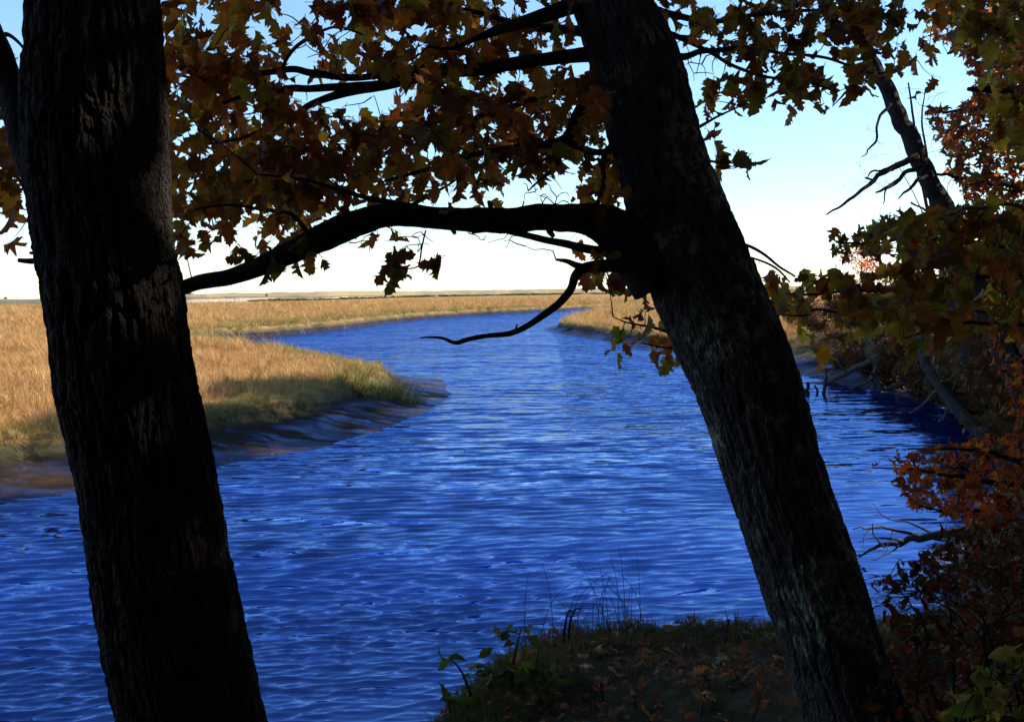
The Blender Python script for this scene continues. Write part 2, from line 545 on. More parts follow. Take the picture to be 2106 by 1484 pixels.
tag(sub_mesh('forest_ground', nb, M_FLOOR), 'dark leaf-strewn earth of the near wooded bank', 'ground')
tag(sub_mesh('wooded_mud_shore', mud_f, M_MUD), 'dark shaded mud shore below the trees on the right', 'mud')
tag(sub_mesh('salt_marsh', marsh, M_MARSH), 'flat golden brown salt marsh reaching to the horizon', 'marsh')
tag(sub_mesh('mud_bank', mud, M_MUD), 'wet brown mud bank along the marsh edge', 'mud')
tag(sub_mesh('dune', is_dune, M_DUNE), 'low pale sand dune ridge with beach grass on the horizon', 'dune')

# ------------------------------------------------------------------ river water
def mat_water():
    m, nt, b, out = new_mat('river_water')
    p = gpos(nt)
    # ripples too small for the mesh: slopes added to the surface normal
    r = (0, 0, math.radians(-8))
    fine = nd(nt, 'ShaderNodeAttribute', attribute_name='tint').outputs['Color']
    sx = nd(nt, 'ShaderNodeSeparateColor'); nt.links.new(fine, sx.inputs[0])
    vec = None
    for sc, dtl, sl in (((1.3, 4.4, 1), 3.0, (.14, .50, 0)), ((.30, 1.5, 1), 3.0, (.06, .34, 0))):
        n = nd(nt, 'ShaderNodeTexNoise'); n.inputs['Scale'].default_value = 1.0; n.inputs['Detail'].default_value = dtl; n.inputs['Roughness'].default_value = .6
        nt.links.new(mapping(nt, p, sc, r), n.inputs['Vector'])
        s1 = nd(nt, 'ShaderNodeVectorMath', operation='SUBTRACT'); nt.links.new(n.outputs['Color'], s1.inputs[0]); s1.inputs[1].default_value = (.5, .5, .5)
        s2 = nd(nt, 'ShaderNodeVectorMath', operation='MULTIPLY'); nt.links.new(s1.outputs[0], s2.inputs[0]); s2.inputs[1].default_value = tuple(3.2 * q for q in sl)
        if vec is None: vec = s2.outputs[0]
        else:
            a = nd(nt, 'ShaderNodeVectorMath', operation='ADD'); nt.links.new(vec, a.inputs[0]); nt.links.new(s2.outputs[0], a.inputs[1]); vec = a.outputs[0]
    ba = nd(nt, 'ShaderNodeVectorMath', operation='ADD'); nt.links.new(vec, ba.inputs[0]); ba.inputs[1].default_value = (0, -.09, 0)   # slopes tilted toward the viewer to mirror higher, bluer sky
    vec = ba.outputs[0]
    sc = nd(nt, 'ShaderNodeVectorMath', operation='SCALE'); nt.links.new(vec, sc.inputs[0]); nt.links.new(sx.outputs[0], sc.inputs['Scale'])
    a = nd(nt, 'ShaderNodeVectorMath', operation='ADD'); nt.links.new(nd(nt, 'ShaderNodeNewGeometry').outputs['Normal'], a.inputs[0]); nt.links.new(sc.outputs[0], a.inputs[1])
    nm = nd(nt, 'ShaderNodeVectorMath', operation='NORMALIZE'); nt.links.new(a.outputs[0], nm.inputs[0])
    nt.nodes.remove(b)
    df = nd(nt, 'ShaderNodeBsdfDiffuse'); df.inputs['Color'].default_value = (0.0015, 0.008, 0.07, 1)
    gl_ = nd(nt, 'ShaderNodeBsdfGlossy'); gl_.inputs['Color'].default_value = (0.29, 0.48, 1.0, 1); gl_.inputs['Roughness'].default_value = .05
    fr = nd(nt, 'ShaderNodeFresnel'); fr.inputs['IOR'].default_value = 2.5
    for q in (df, gl_, fr): nt.links.new(nm.outputs[0], q.inputs['Normal'])
    ms = nd(nt, 'ShaderNodeMixShader')
    nt.links.new(fr.outputs[0], ms.inputs[0]); nt.links.new(df.outputs[0], ms.inputs[1]); nt.links.new(gl_.outputs[0], ms.inputs[2])
    nt.links.new(ms.outputs[0], out.inputs['Surface'])
    return m


wr = row_radii(3.6, 520, 0.85, 3.5, 0.02, 0.03)
wx, wy, nc, nr = polar(0.0018, 60, wr)
wd, ww = river_fields(wx, wy)
wd = wd.reshape(wx.shape)
shelter = (ww['N'] + ww['R']).reshape(wx.shape)
amp = 1 - shelter * 0.75 * (1 - sstep(0.0, 6.0, -wd))
amp = amp * (0.8 + 0.35 * fbm(wx * .12, wy * .3, seed=31))
dr = np.gradient(wr)[:, None]
wz = np.zeros_like(wx)
gx = np.zeros_like(wx); gy = np.zeros_like(wx)
wrg = np.random.default_rng(5)
miss = np.zeros_like(wx)
for k in range(64):
    lam = 0.10 * (0.50 / 0.10) ** (wrg.random() ** 1.5)
    ang = math.radians(8 + wrg.normal() * 16)
    kx, ky = -math.sin(ang) * 2 * np.pi / lam, math.cos(ang) * 2 * np.pi / lam
    a = 0.0094 * lam ** 0.95
    fade = np.clip((lam / (dr + 1e-6) - 2.4) / 2.0, 0, 1)
    miss += (1 - fade) / 64
    ph = kx * wx + ky * wy + wrg.random() * 6.28 + 1.7 * vnoise(wx * .9, wy * 1.1, seed=50 + k)
    wz += a * fade * np.sin(ph) * amp
    gx += a * fade * np.cos(ph) * amp * kx * lam / 6.283; gy += a * fade * np.cos(ph) * amp * ky * lam / 6.283
WC = np.repeat((np.clip(.28 + miss, 0, 1) * np.clip(amp, .25, 1.2)).reshape(-1, 1), 3, 1)
WV = np.stack([wx + .8 * gx, wy + .8 * gy, wz], -1).reshape(-1, 3)
WF = grid_faces(nc, nr)
wk = wd.ravel()[WF].min(1) < 0.6
u, inv = np.unique(WF[wk], return_inverse=True)
river = obj('river_water', mesh_np('river_water', WV[u], inv.reshape(-1, 4), True, WC[u]), mat_water())
tag(river, 'rippled deep blue tidal river winding through the marsh', 'river', kind='structure')

# ------------------------------------------------------------------ leaf shapes
def leaf_mesh(outline, fold=0.25, curl=0.3, twist=0.0, wav=0.05, petiole=0.22, seed=0):
    """unit-length leaf along +x, width along y, normal +z; outline = (t_mid, t_edge, halfwidth)"""
    r = np.random.default_rng(seed)
    tm = np.array([o[0] for o in outline]); te = np.array([o[1] for o in outline]); w = np.array([o[2] for o in outline])
    n = len(tm)
    def bend(t, y):
        z = curl * (t - .15) ** 2 * (-1) + np.abs(y) * fold + wav * np.sin(t * 11 + seed) * np.sign(y) * np.abs(y) * 3
        a = twist * t
        return np.stack([t - .25 * curl * t * t, y * np.cos(a) - z * np.sin(a), y * np.sin(a) + z * np.cos(a)], -1)
    wl = w * (1 + .12 * r.normal(size=n)); wr_ = w * (1 + .12 * r.normal(size=n))
    V = np.vstack([bend(tm, 0 * tm), bend(te, wl), bend(te, -wr_)])
    i = np.arange(n - 1)
    F = np.vstack([np.stack([i, i + 1, n + i + 1, n + i], -1), np.stack([i, 2 * n + i, 2 * n + i + 1, i + 1], -1)])
    if petiole:
        b = len(V)
        V = np.vstack([V, [[-petiole, -.006, .03], [-petiole, .006, .03], [0.03, .008, 0], [0.03, -.008, 0]]])
        F = np.vstack([F, [[b, b + 3, b + 2, b + 1]]])
    return V, F


OAK = [(0, 0, .012), (.05, .05, .08), (.10, .10, .16), (.14, .17, .23), (.17, .18, .19), (.20, .23, .24), (.24, .23, .18), (.29, .28, .22), (.33, .36, .31), (.36, .37, .27), (.40, .45, .34), (.43, .44, .26), (.47, .46, .19), (.52, .52, .22), (.56, .60, .31), (.59, .60, .26), (.63, .68, .31), (.66, .66, .22), (.70, .68, .16), (.75, .75, .18), (.79, .83, .22), (.83, .82, .16), (.87, .90, .13), (.92, .91, .07), (1, 1, .002)]
MAPLE = [(0, -.03, .06), (.06, .0, .22), (.12, .12, .34), (.18, .2, .22), (.24, .34, .42), (.3, .52, .52), (.36, .42, .32), (.45, .45, .17), (.55, .58, .22), (.65, .7, .24), (.75, .76, .12), (.88, .88, .09), (1, 1, .003)]
OVAL = [(0, 0, .01), (.15, .15, .14), (.35, .35, .23), (.55, .55, .24), (.75, .75, .17), (.9, .9, .08), (1, 1, .003)]
LANCE = [(0, 0, .01), (.2, .2, .10), (.45, .45, .145), (.7, .7, .11), (.88, .88, .05), (1, 1, .003)]
LEAF = {}
for nm, ol, pt in (('oak', OAK, .2), ('maple', MAPLE, .3), ('oval', OVAL, .1), ('lance', LANCE, .08)):
    LEAF[nm] = []
    for s in range(7):
        q = np.random.default_rng(100 + s)
        LEAF[nm].append(leaf_mesh(ol, fold=q.uniform(.05, .8), curl=q.uniform(-.4, 1.1), twist=q.uniform(-1.1, 1.1), wav=q.uniform(.03, .2), petiole=pt, seed=s))
LEAF_ME = {}


def leaf_data(kind, s):
    if (kind, s) not in LEAF_ME:
        V, F = LEAF[kind][s]
        me = mesh_np(kind + '_leaf', V, F)
        me.materials.append(M_LEAF_O)
        LEAF_ME[(kind, s)] = me
    return LEAF_ME[(kind, s)]


def rot_from(d, g, roll):
    d = d / (np.linalg.norm(d) + 1e-9)
    n = g.normal(size=3)
    n = n - d * n.dot(d); n /= np.linalg.norm(n) + 1e-9
    return np.stack([d, np.cross(n, d), n], 1)


PAL = {
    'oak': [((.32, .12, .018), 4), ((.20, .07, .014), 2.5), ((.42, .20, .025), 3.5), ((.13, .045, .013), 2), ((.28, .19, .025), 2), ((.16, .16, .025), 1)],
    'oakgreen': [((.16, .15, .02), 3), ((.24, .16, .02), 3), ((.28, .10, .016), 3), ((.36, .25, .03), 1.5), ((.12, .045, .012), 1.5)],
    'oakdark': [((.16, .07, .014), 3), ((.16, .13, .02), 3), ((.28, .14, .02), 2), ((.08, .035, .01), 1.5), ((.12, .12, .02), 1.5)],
    'maple': [((.30, .08, .016), 3), ((.21, .05, .014), 3), ((.32, .15, .024), 2), ((.09, .034, .012), 2), ((.10, .09, .02), 2)],
    'orange': [((.34, .085, .014), 4), ((.25, .055, .012), 3), ((.34, .14, .022), 1.5), ((.12, .03, .01), 1.5)],
    'red': [((.09, .018, .009), 3), ((.055, .02, .009), 3), ((.12, .032, .010), 1.3), ((.04, .034, .010), 3)],
    'yellowgreen': [((.15, .15, .025), 3), ((.19, .16, .028), 2), ((.10, .12, .02), 2), ((.18, .10, .025), .7)],
    'green': [((.035, .06, .014), 3), ((.05, .08, .018), 2), ((.07, .085, .02), 1)],
    'redleaf': [((.20, .06, .032), 3), ((.15, .042, .022), 2), ((.20, .095, .035), 1.5), ((.12, .08, .028), 1)],
    'bankshrub': [((.07, .035, .016), 3), ((.06, .045, .016), 2), ((.10, .045, .016), 1), ((.04, .028, .014), 2)],
    'litter': [((.20, .075, .04), 3), ((.15, .07, .04), 3), ((.24, .12, .06), 2), ((.11, .05, .03), 2), ((.28, .20, .13), 1)],
    'farred': [((.42, .13, .07), 3), ((.36, .11, .06), 2), ((.36, .18, .09), 1)],
}


def pick(pal, g):
    c = PAL[pal]
    w = np.array([k[1] for k in c], float)
    b = np.array(c[g.choice(len(c), p=w / w.sum())][0])
    return np.clip(b * g.uniform(.85, 1.75) * (1 + .12 * g.normal(size=3)), .004, .8)


class Plant:
    """tree or shrub: branches, twigs that grow to leaf tips, leaves (largest as single parts, the rest one mass)"""
    def __init__(self, root, seed, mat=None):
        self.root, self.g, self.mat = root, np.random.default_rng(seed), mat or M_BRANCH
        self.nodes, self.tips, self.leaves = [], [], []
        self.tw = Bag()

    def branch(self, pts, Y0, Y1, name='branch', seg=12, wig=0.004, part=True, n=7, Ys=None):
        """pts: (px, py, width_px); depth runs from Y0 to Y1"""
        t = np.linspace(0, 1, len(pts))
        Y = Y0 + (Y1 - Y0) * t if Ys is None else np.array(Ys)
        C = np.array([P(p[0], p[1], y) for p, y in zip(pts, Y)])
        R = np.array([p[2] / 2 * y / F_PX for p, y in zip(pts, Y)])
        Q = catmull(np.hstack([C, R[:, None]]), n)
        C, R = Q[:, :3], np.maximum(Q[:, 3], .0012)
        C = C + wig * np.stack([vnoise(C[:, 0] * 9, C[:, 2] * 9, seed=int(self.g.integers(99)) + q) for q in range(3)], -1) * np.linspace(0, 1, len(C))[:, None] ** .3
        s0 = int(self.g.integers(1000))
        V, F = tube(C, R, seg, True, lambda th, s, r: r * (.10 * fbm(np.cos(th) * 1.6 + 3, np.sin(th) * 1.6 + s * 3, s * 7, seed=s0, oct=3) + .06 * fbm(np.cos(th) * 5, np.sin(th) * 5, s * 26, seed=s0 + 5, oct=2)))
        self.nodes.extend(list(C))
        if part:
            me = mesh_np(name, V, F)
            return obj(name, me, self.mat, self.root)
        self.tw.add(V, F)

    def grow(self, tips, maxr=.006, sag=.1, seg=5):
        if not len(tips): return
        tips = np.array(tips)
        N = np.array(self.nodes)
        d = np.array([np.min(np.linalg.norm(N - t, axis=1)) for t in tips])
        NN = list(N)
        A = np.array(NN)
        for k in np.argsort(d):
            t = tips[k]
            dd = np.linalg.norm(A - t, axis=1) + .25 * np.clip(t[2] - A[:, 2], 0, 9) * 0
            a = A[np.argmin(dd)]
            L = np.linalg.norm(t - a)
            if L < .02: continue
            s = np.linspace(0, 1, 5 if L < .4 else 8)[:, None]
            off = self.g.normal(size=3) * .12 * L
            C = a * (1 - s) + t * s + np.sin(s * np.pi) * off + np.sin(s * np.pi * 2) * self.g.normal(size=3) * .05 * L + np.array([0, 0, 1]) * sag * L * np.sin(s * np.pi)
            r0 = min(maxr, .0022 + .0055 * L)
            V, F = tube(C, np.linspace(r0, .0013, len(C)), seg, False)
            self.tw.add(V, F)
            A = np.vstack([A, C[1:]])
        self.nodes = list(A)

    def put_leaf(self, center, tip, L, pal, kind, down=.5, col=None):
        g = self.g
        d = center - tip
        d = d / (np.linalg.norm(d) + 1e-6) * .7 + g.normal(size=3) * .35 + np.array([0, 0, -down])
        d /= np.linalg.norm(d)
        R = rot_from(d, g, 0)
        base = center - d * L * .5
        self.leaves.append((base, R, L, kind, int(g.integers(7)), pick(pal, g) if col is None else np.array(col)))
        b2 = base - d * L * .18
        if np.linalg.norm(b2 - tip) > .01:
            s = np.linspace(0, 1, 4)[:, None]
            C = tip * (1 - s) + b2 * s + np.sin(s * np.pi) * g.normal(size=3) * .006
            V, F = tube(C, .0011 * max(1, L / .14), 3, False)
            self.tw.add(V, F)

    def finish(self, singles=300, score=None, mass='foliage', leafname='leaf', twname='twigs'):
        if self.tw.V:
            tag(self.tw.build(twname, self.mat, self.root), kind='stuff')
        if not self.leaves: return
        sc = []
        for (b, R, L, k, s, c) in self.leaves:
            v = b + R[:, 0] * L * .5 - CAM
            q = np.array([v.dot(RT), v.dot(UP), v.dot(fwd)])
            x, y = W_PX / 2 + F_PX * q[0] / max(q[2], .1), H_PX / 2 - F_PX * q[1] / max(q[2], .1)
            ok = q[2] > .5 and 0 < x < W_PX and 0 < y < H_PX
            face = abs(R[:, 2].dot(v / np.linalg.norm(v)))
            sc.append(-(L / max(q[2], .1)) * (.3 + face) if ok else 1.0)
        order = np.argsort(sc)
        bag = Bag()
        for n, i in enumerate(order):
            b, R, L, k, s, c = self.leaves[i]
            if n < singles and sc[i] < 0:
                o = bpy.data.objects.new(leafname, leaf_data(k, s))
                COL.objects.link(o)
                M = Matrix([[*(R[r] * L), b[r]] for r in range(3)] + [[0, 0, 0, 1]])
                o.parent = self.root
                o.matrix_parent_inverse = Matrix.Translation(-Vector(self.root.location))
                o.matrix_basis = M
                o.color = (*[float(q) for q in c], 1)
            else:
                V, F = LEAF[k][s]
                bag.add(V @ (R * L).T + b, F, c)
        if bag.V:
            tag(bag.build(mass, M_LEAF_A, self.root), kind='stuff')


def grid_leaves(rows, x0, y0, cell, g, k=1.6):
    """coverage map -> leaf centres in photo pixels"""
    out = []
    for j, row in enumerate(rows):
        for i, ch in enumerate(row):
            if ch in ' .0': continue
            dns = min(int(ch), 9.3) / 10 if ch != '9' else .93
            n = -math.log(1 - dns) * k
            n = int(n) + (g.random() < n - int(n))
            for _ in range(n):
                out.append((x0 + (i + g.random()) * cell, y0 + (j + g.random()) * cell))
    return out


def in_poly(x, y, poly):
    c = False
    n = len(poly)
    for i in range(n):
        (ax, ay), (bx, by) = poly[i], poly[(i + 1) % n]
        if (ay > y) != (by > y) and x < (bx - ax) * (y - ay) / (by - ay) + ax: c = not c
    return c


def poly_points(poly, n, g):
    xs = [p[0] for p in poly]; ys = [p[1] for p in poly]
    out = []
    while len(out) < n:
        x, y = g.uniform(min(xs), max(xs)), g.uniform(min(ys), max(ys))
        if in_poly(x, y, poly): out.append((x, y))
    return out


def hang_leaves(pl, pts, Yf, L, pal, kind, group_px=62, lift=14, down=.5, jit=.12, maxr=.006):
    """group pixel points into sprays, give every spray one depth, grow a twig to it, hang its leaves"""
    g = pl.g
    pts = list(pts)
    g.shuffle(pts)
    groups = []
    for p in pts:
        best = None
        for q in groups:
            if len(q['p']) < 7 and math.hypot(p[0] - q['c'][0], p[1] - q['c'][1]) < group_px:
                best = q; break
        if best is None:
            groups.append({'c': p, 'p': [p]})
        else:
            best['p'].append(p)
    tips = []
    for q in groups:
        a = np.array(q['p']); c = a.mean(0)
        Y = Yf(c[0], c[1])
        q['Y'] = Y
        q['tip'] = P(c[0] + g.normal() * 6, c[1] - lift, Y)
        tips.append(q['tip'])
    pl.grow(tips, maxr)
    for q in groups:
        for p in q['p']:
            pl.put_leaf(P(p[0], p[1], q['Y'] + g.normal() * jit), q['tip'], L * g.uniform(.6, 1.25), pal, kind, down)


def trunk_mesh(edges, Y, name, mat, root, seed, ridge=.014, plate_u=24.0, plate_v=5.2, seg=330, dv=.0052, y_ext=None):
    """edges: (py, left px, right px); bark ridges are modelled in the surface"""
    C, R = [], []
    for k, (py, xl, xr) in enumerate(edges):
        yy = Y(py)
        C.append(P((xl + xr) / 2, py, yy)); R.append((xr - xl) / 2 * yy / F_PX)
    C = np.array(C); R = np.array(R) - ridge * .45 - .004
    T = np.gradient(C, axis=0); T /= np.linalg.norm(T, axis=1)[:, None]
    R = R * np.abs(T[:, 2])           # horizontal width -> true radius
    Q = catmull(np.hstack([C, R[:, None]]), 12)
    s = np.concatenate([[0], np.cumsum(np.linalg.norm(np.diff(Q[:, :3], axis=0), axis=1))])
    n = int(s[-1] / dv)
    si = np.linspace(0, s[-1], n)
    Q = np.stack([np.interp(si, s, Q[:, k]) for k in range(4)], -1)

    def disp(th, v, r):
        R0 = .22
        cx, cy = np.cos(th) * R0, np.sin(th) * R0
        wx = .035 * fbm(cx * 7, cy * 7, v * 3.0, seed=seed, oct=3)
        a = th + wx / R0 * 1.2 + .05 * np.sin(v * 2.3)
        ax, ay = np.cos(a) * R0, np.sin(a) * R0
        n1 = vnoise(ax * plate_u, ay * plate_u, v * plate_v, seed=seed + 3)
        n2 = vnoise(ax * plate_u * 1.7 + 5, ay * plate_u * 1.7, v * plate_v * 1.5 + ax * 9, seed=seed + 4)
        n3 = vnoise(ax * plate_u * 3.4 + 9, ay * plate_u * 3.4, v * plate_v * 3.0, seed=seed + 5)
        h = 1 - 1.1 * np.exp(-(n1 / .13) ** 2) - .7 * np.exp(-(n2 / .13) ** 2) - .3 * np.exp(-(n3 / .15) ** 2) + .25 * n2
        cr = vnoise(ax * 14, ay * 14, v * 17 + n1 * 1.2, seed=seed + 6)
        h = h - .28 * np.exp(-(cr / .08) ** 2)
        f = fbm(cx * 60, cy * 60, v * 34, seed=seed + 7, oct=3)
        big = fbm(cx * 4, cy * 4, v * 1.6, seed=seed + 8, oct=2)
        return ridge * (h - .6) + .005 * f + .010 * big

    V, F = tube(Q[:, :3], Q[:, 3], seg, True, disp)
    return obj(name, mesh_np(name, V, F), mat, root), Q


def at_ground(x, y):
    return float(terrain(np.array([x]), np.array([y]))[0][0])


# ------------------------------------------------------------------ the leaning oak on the right
YR = lambda py: 4.35 + (1484 - py) * .00030
base = P(1735, 1560, 4.3)
oak = thing('oak_tree', (base[0], base[1], at_ground(base[0], base[1])), 'leaning lichen-spotted oak trunk right of centre with a long arching limb', 'tree')
edR = [(-900, 830, 950), (-600, 935, 1085), (-300, 1050, 1215), (-150, 1108, 1275), (0, 1168, 1340), (130, 1207, 1404), (300, 1252, 1452), (450, 1288, 1510), (600, 1335, 1575), (800, 1424, 1655), (1000, 1490, 1712), (1200, 1556, 1782), (1330, 1598, 1822), (1484, 1640, 1880), (1580, 1655, 1930), (1700, 1640, 1990)]
_, QR = trunk_mesh(edR[::-1], YR, 'trunk', M_BARK_R, oak, 40, ridge=.010, plate_u=34, plate_v=5.0, seg=270, dv=.0066)
po = Plant(oak, 11)
limb = po.branch([(1360, 560, 150), (1300, 505, 118), (1240, 462, 80), (1180, 448, 60), (1100, 450, 55), (1000, 453, 51), (900, 448, 47), (800, 443, 50), (740, 455, 54), (680, 484, 56), (620, 516, 50), (560, 541, 42), (480, 566, 35), (400, 583, 30), (340, 597, 27), (250, 600, 24), (180, 590, 16)], 4.62, 4.35, seg=28, wig=.012, n=12)
po.branch([(1260, -10, 40), (1185, 8, 36), (1140, 24, 32), (1080, 44, 27), (1020, 64, 20), (980, 80, 12), (930, 100, 8), (880, 96, 5)], 4.8, 4.3)
po.branch([(1260, 70, 26), (1185, 64, 21), (1120, 58, 18), (1060, 50, 15), (1000, 30, 10), (930, 15, 7), (850, -10, 5)], 4.85, 5.3)
po.branch([(1290, 100, 40), (1205, 112, 31), (1130, 122, 27), (1060, 131, 26), (1000, 140, 27), (940, 146, 26), (880, 156, 25), (800, 172, 23), (740, 184, 20), (690, 196, 17), (640, 216, 14), (600, 240, 11), (540, 268, 8), (470, 290, 6), (400, 300, 4)], 4.75, 5.2, seg=16)
po.branch([(800, 172, 18), (750, 176, 16), (690, 180, 16), (640, 182, 15), (600, 181, 15), (540, 190, 11), (480, 205, 8), (420, 225, 6)], 5.0, 4.7)
po.branch([(930, 142, 22), (880, 138, 17), (820, 150, 15), (760, 158, 14), (690, 158, 16), (640, 150, 15), (600, 142, 14), (540, 150, 12), (480, 158, 9), (400, 160, 6), (350, 150, 4)], 4.95, 4.9)
po.branch([(582, 142, 8), (590, 120, 8), (610, 96, 8), (640, 76, 8), (668, 62, 6), (700, 55, 5), (745, 72, 4)], 4.88, 4.6)
po.branch([(1290, 180, 50), (1228, 190, 36), (1192, 232, 27), (1165, 285, 24), (1110, 299, 16), (1050, 304, 14), (980, 316, 12), (910, 338, 10), (850, 356, 8), (790, 372, 5)], 4.75, 4.9, seg=14)
po.branch([(1240, 150, 16), (1205, 166, 11), (1140, 190, 12), (1080, 210, 12), (1000, 236, 11), (940, 258, 9), (880, 272, 8), (800, 276, 6), (730, 268, 4)], 4.9, 5.5)
po.branch([(1163, 290, 18), (1200, 305, 14), (1235, 312, 14), (1275, 300, 16)], 4.82, 4.8)
po.branch([(1160, 292, 9), (1150, 330, 8), (1130, 355, 7), (1105, 375, 5), (1086, 394, 3)], 4.8, 4.75)
po.branch([(1262, 290, 12), (1240, 330, 10), (1242, 380, 10), (1226, 425, 10), (1215, 440, 7)], 4.72, 4.65)
po.branch([(1330, 530, 40), (1285, 522, 26), (1230, 515, 20), (1160, 501, 16), (1100, 488, 14), (1050, 477, 12), (1020, 474, 7), (970, 480, 3)], 4.62, 4.5)
dead = po.branch([(1345, 560, 40), (1300, 547, 31), (1250, 546, 26), (1205, 551, 22), (1186, 566, 20), (1176, 592, 17), (1154, 618, 16), (1128, 642, 15), (1092, 667, 13), (1052, 684, 12), (1004, 690, 10), (962, 697, 10), (938, 702, 9), (908, 693, 6), (862, 695, 3)], 4.5, 4.15, name='dead_branch', seg=16, wig=.006)
dead.data.materials[0] = M_DEAD
tag(dead, 'bare dead branch drooping over the water')
d2 = po.branch([(1205, 551, 16), (1185, 546, 14), (1165, 537, 10), (1143, 534, 5)], 4.47, 4.4, name='broken_twig'); d2.data.materials[0] = M_DEAD
d3 = po.branch([(1059, 684, 5), (1061, 675, 5), (1064, 666, 4)], 4.22, 4.22, name='broken_twig', seg=6, wig=0); d3.data.materials[0] = M_DRIFT
for q in (d2, d3):
    q.parent = dead; q.matrix_parent_inverse = Matrix.Identity(4)
po.branch([(880, 446, 16), (840, 424, 12), (780, 411, 11), (720, 396, 9), (660, 378, 7), (600, 366, 5), (530, 360, 4)], 4.4, 4.15)
po.branch([(790, 440, 10), (850, 420, 8), (890, 400, 7), (925, 380, 5), (950, 360, 3)], 4.4, 4.6)
po.branch([(650, 500, 12), (600, 440, 9), (540, 430, 7), (470, 420, 5), (400, 430, 4)], 4.4, 4.2)
po.branch([(876, 474, 4), (866, 510, 4), (862, 535, 4), (856, 548, 3), (830, 552, 3), (800, 546, 2)], 4.42, 4.3, seg=6)
po.branch([(858, 548, 3), (880, 548, 2), (905, 541, 2)], 4.32, 4.3, seg=6)
po.branch([(1340, 105, 22), (1402, 117, 15), (1440, 106, 12), (1480, 104, 10), (1540, 98, 8), (1610, 110, 7), (1700, 118, 6), (1790, 150, 5), (1860, 140, 4)], 4.8, 5.8)
po.branch([(1330, 60, 20), (1395, 76, 12), (1455, 106, 8), (1520, 140, 7), (1580, 160, 6), (1650, 165, 5), (1720, 190, 3)], 4.8, 5.6)
po.branch([(1310, 10, 24), (1380, 30, 15), (1460, 44, 11), (1550, 32, 9), (1650, 22, 7), (1750, 14, 6), (1850, -10, 5)], 4.85, 6.0)
po.branch([(1440, 260, 8), (1480, 238, 5), (1510, 225, 4), (1535, 214, 3)], 4.8, 5.2, seg=6)
po.branch([(1450, 330, 8), (1480, 334, 4), (1515, 336, 3), (1540, 326, 2)], 4.75, 5.0, seg=6)
po.branch([(1500, 500, 10), (1535, 504, 7), (1568, 520, 6), (1600, 545, 5), (1635, 570, 4)], 4.9, 5.3, seg=6)
po.branch([(1500, 520, 9), (1545, 530, 5), (1590, 548, 5), (1625, 580, 3)], 4.9, 5.2, seg=6)
po.branch([(1460, 700, 14), (1400, 690, 9), (1340, 672, 6), (1290, 662, 4), (1262, 650, 2)], 4.95, 4.9, seg=6)
po.branch([(1420, 712, 8), (1370, 715, 5), (1320, 706, 3)], 4.9, 4.8, seg=6)

# coverage map of the canopy between the trunks, 40 px cells from (320, 0)
CAN = [
    "3618951166999998833320...",
    "6626514332663345677543...",
    "8747553 4743466888563....",
    "88997820585878575767130..",
    "5688677.01.12566536675400",
    "6586568320.03778886733700",
    "7358568685578888778878600",
    "8458867878887667888887600",
    "88569997988785585777746600",
    "8789899987768446662..14600",
    "7768769865543211420.02570.",
    "452416865340000000000024..",
    "16300367...340000000030...",
    "0200320100.0........  566.",
    "....................  5660",
]
g11 = po.g
pts = grid_leaves(CAN, 320, 0, 40, g11, 5.6)
pts += [(20 + i * 60 + g11.normal() * 30, -g11.random() * 420) for i in range(6, 21) for _ in range(9)]
depth_n = lambda x, y: 4.75 + .75 * float(vnoise(np.array(x * .011), np.array(y * .011), seed=8)) + g11.uniform(-.35, .5)
hang_leaves(po, pts, depth_n, .116, 'oak', 'oak', 50)
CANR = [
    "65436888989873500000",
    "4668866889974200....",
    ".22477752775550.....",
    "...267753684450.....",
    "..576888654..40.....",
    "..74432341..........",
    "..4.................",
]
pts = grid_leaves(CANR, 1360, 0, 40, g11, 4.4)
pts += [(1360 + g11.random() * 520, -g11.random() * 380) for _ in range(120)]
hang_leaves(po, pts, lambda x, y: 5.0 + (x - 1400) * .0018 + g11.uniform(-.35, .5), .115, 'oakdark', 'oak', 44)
# single sprays away from the mass
for sp in ([(1475, 318), (1490, 345), (1482, 352)], [(1545, 340), (1535, 352), (1528, 336)],
           [(785, 565), (805, 570), (800, 535), (832, 560), (825, 530), (812, 580)], [(890, 545), (902, 552)],
           [(493, 525), (478, 535), (512, 528)], [(573, 555), (548, 560)], [(668, 545)], [(640, 540), (612, 505)],
           [(1270, 575), (1300, 585), (1250, 580), (1290, 600), (1320, 600), (1225, 575), (1240, 592)],
           [(1275, 690), (1262, 715), (1290, 720), (1268, 740)], [(1320, 650), (1340, 640), (1330, 680)], [(1300, 660), (1310, 700), (1340, 720)],
           [(1360, 700), (1380, 730), (1350, 745), (1372, 755), (1395, 740)], [(1370, 660), (1390, 690)]):
    yy = 4.35 if sp[0][0] < 1000 else 4.9
    hang_leaves(po, sp, lambda x, y: yy, .118, 'oakgreen' if sp[0][1] > 600 else 'oakdark', 'oak', 90, 16, .6, .05)
bare = poly_points([(1050, 360), (1210, 370), (1220, 425), (1080, 425)], 22, g11) + poly_points([(690, 478), (900, 478), (880, 530), (740, 520)], 14, g11) + poly_points([(960, 476), (1110, 490), (1090, 520), (980, 500)], 8, g11) + poly_points([(560, 60), (700, 60), (700, 130), (600, 130)], 14, g11) + poly_points([(600, 195), (800, 195), (760, 235), (620, 240)], 8, g11) + poly_points([(1400, 100), (1480, 110), (1470, 170), (1420, 170)], 12, g11)
po.grow([P(x, y, 4.6 + g11.uniform(-.3, .4)) for x, y in bare], .0035)
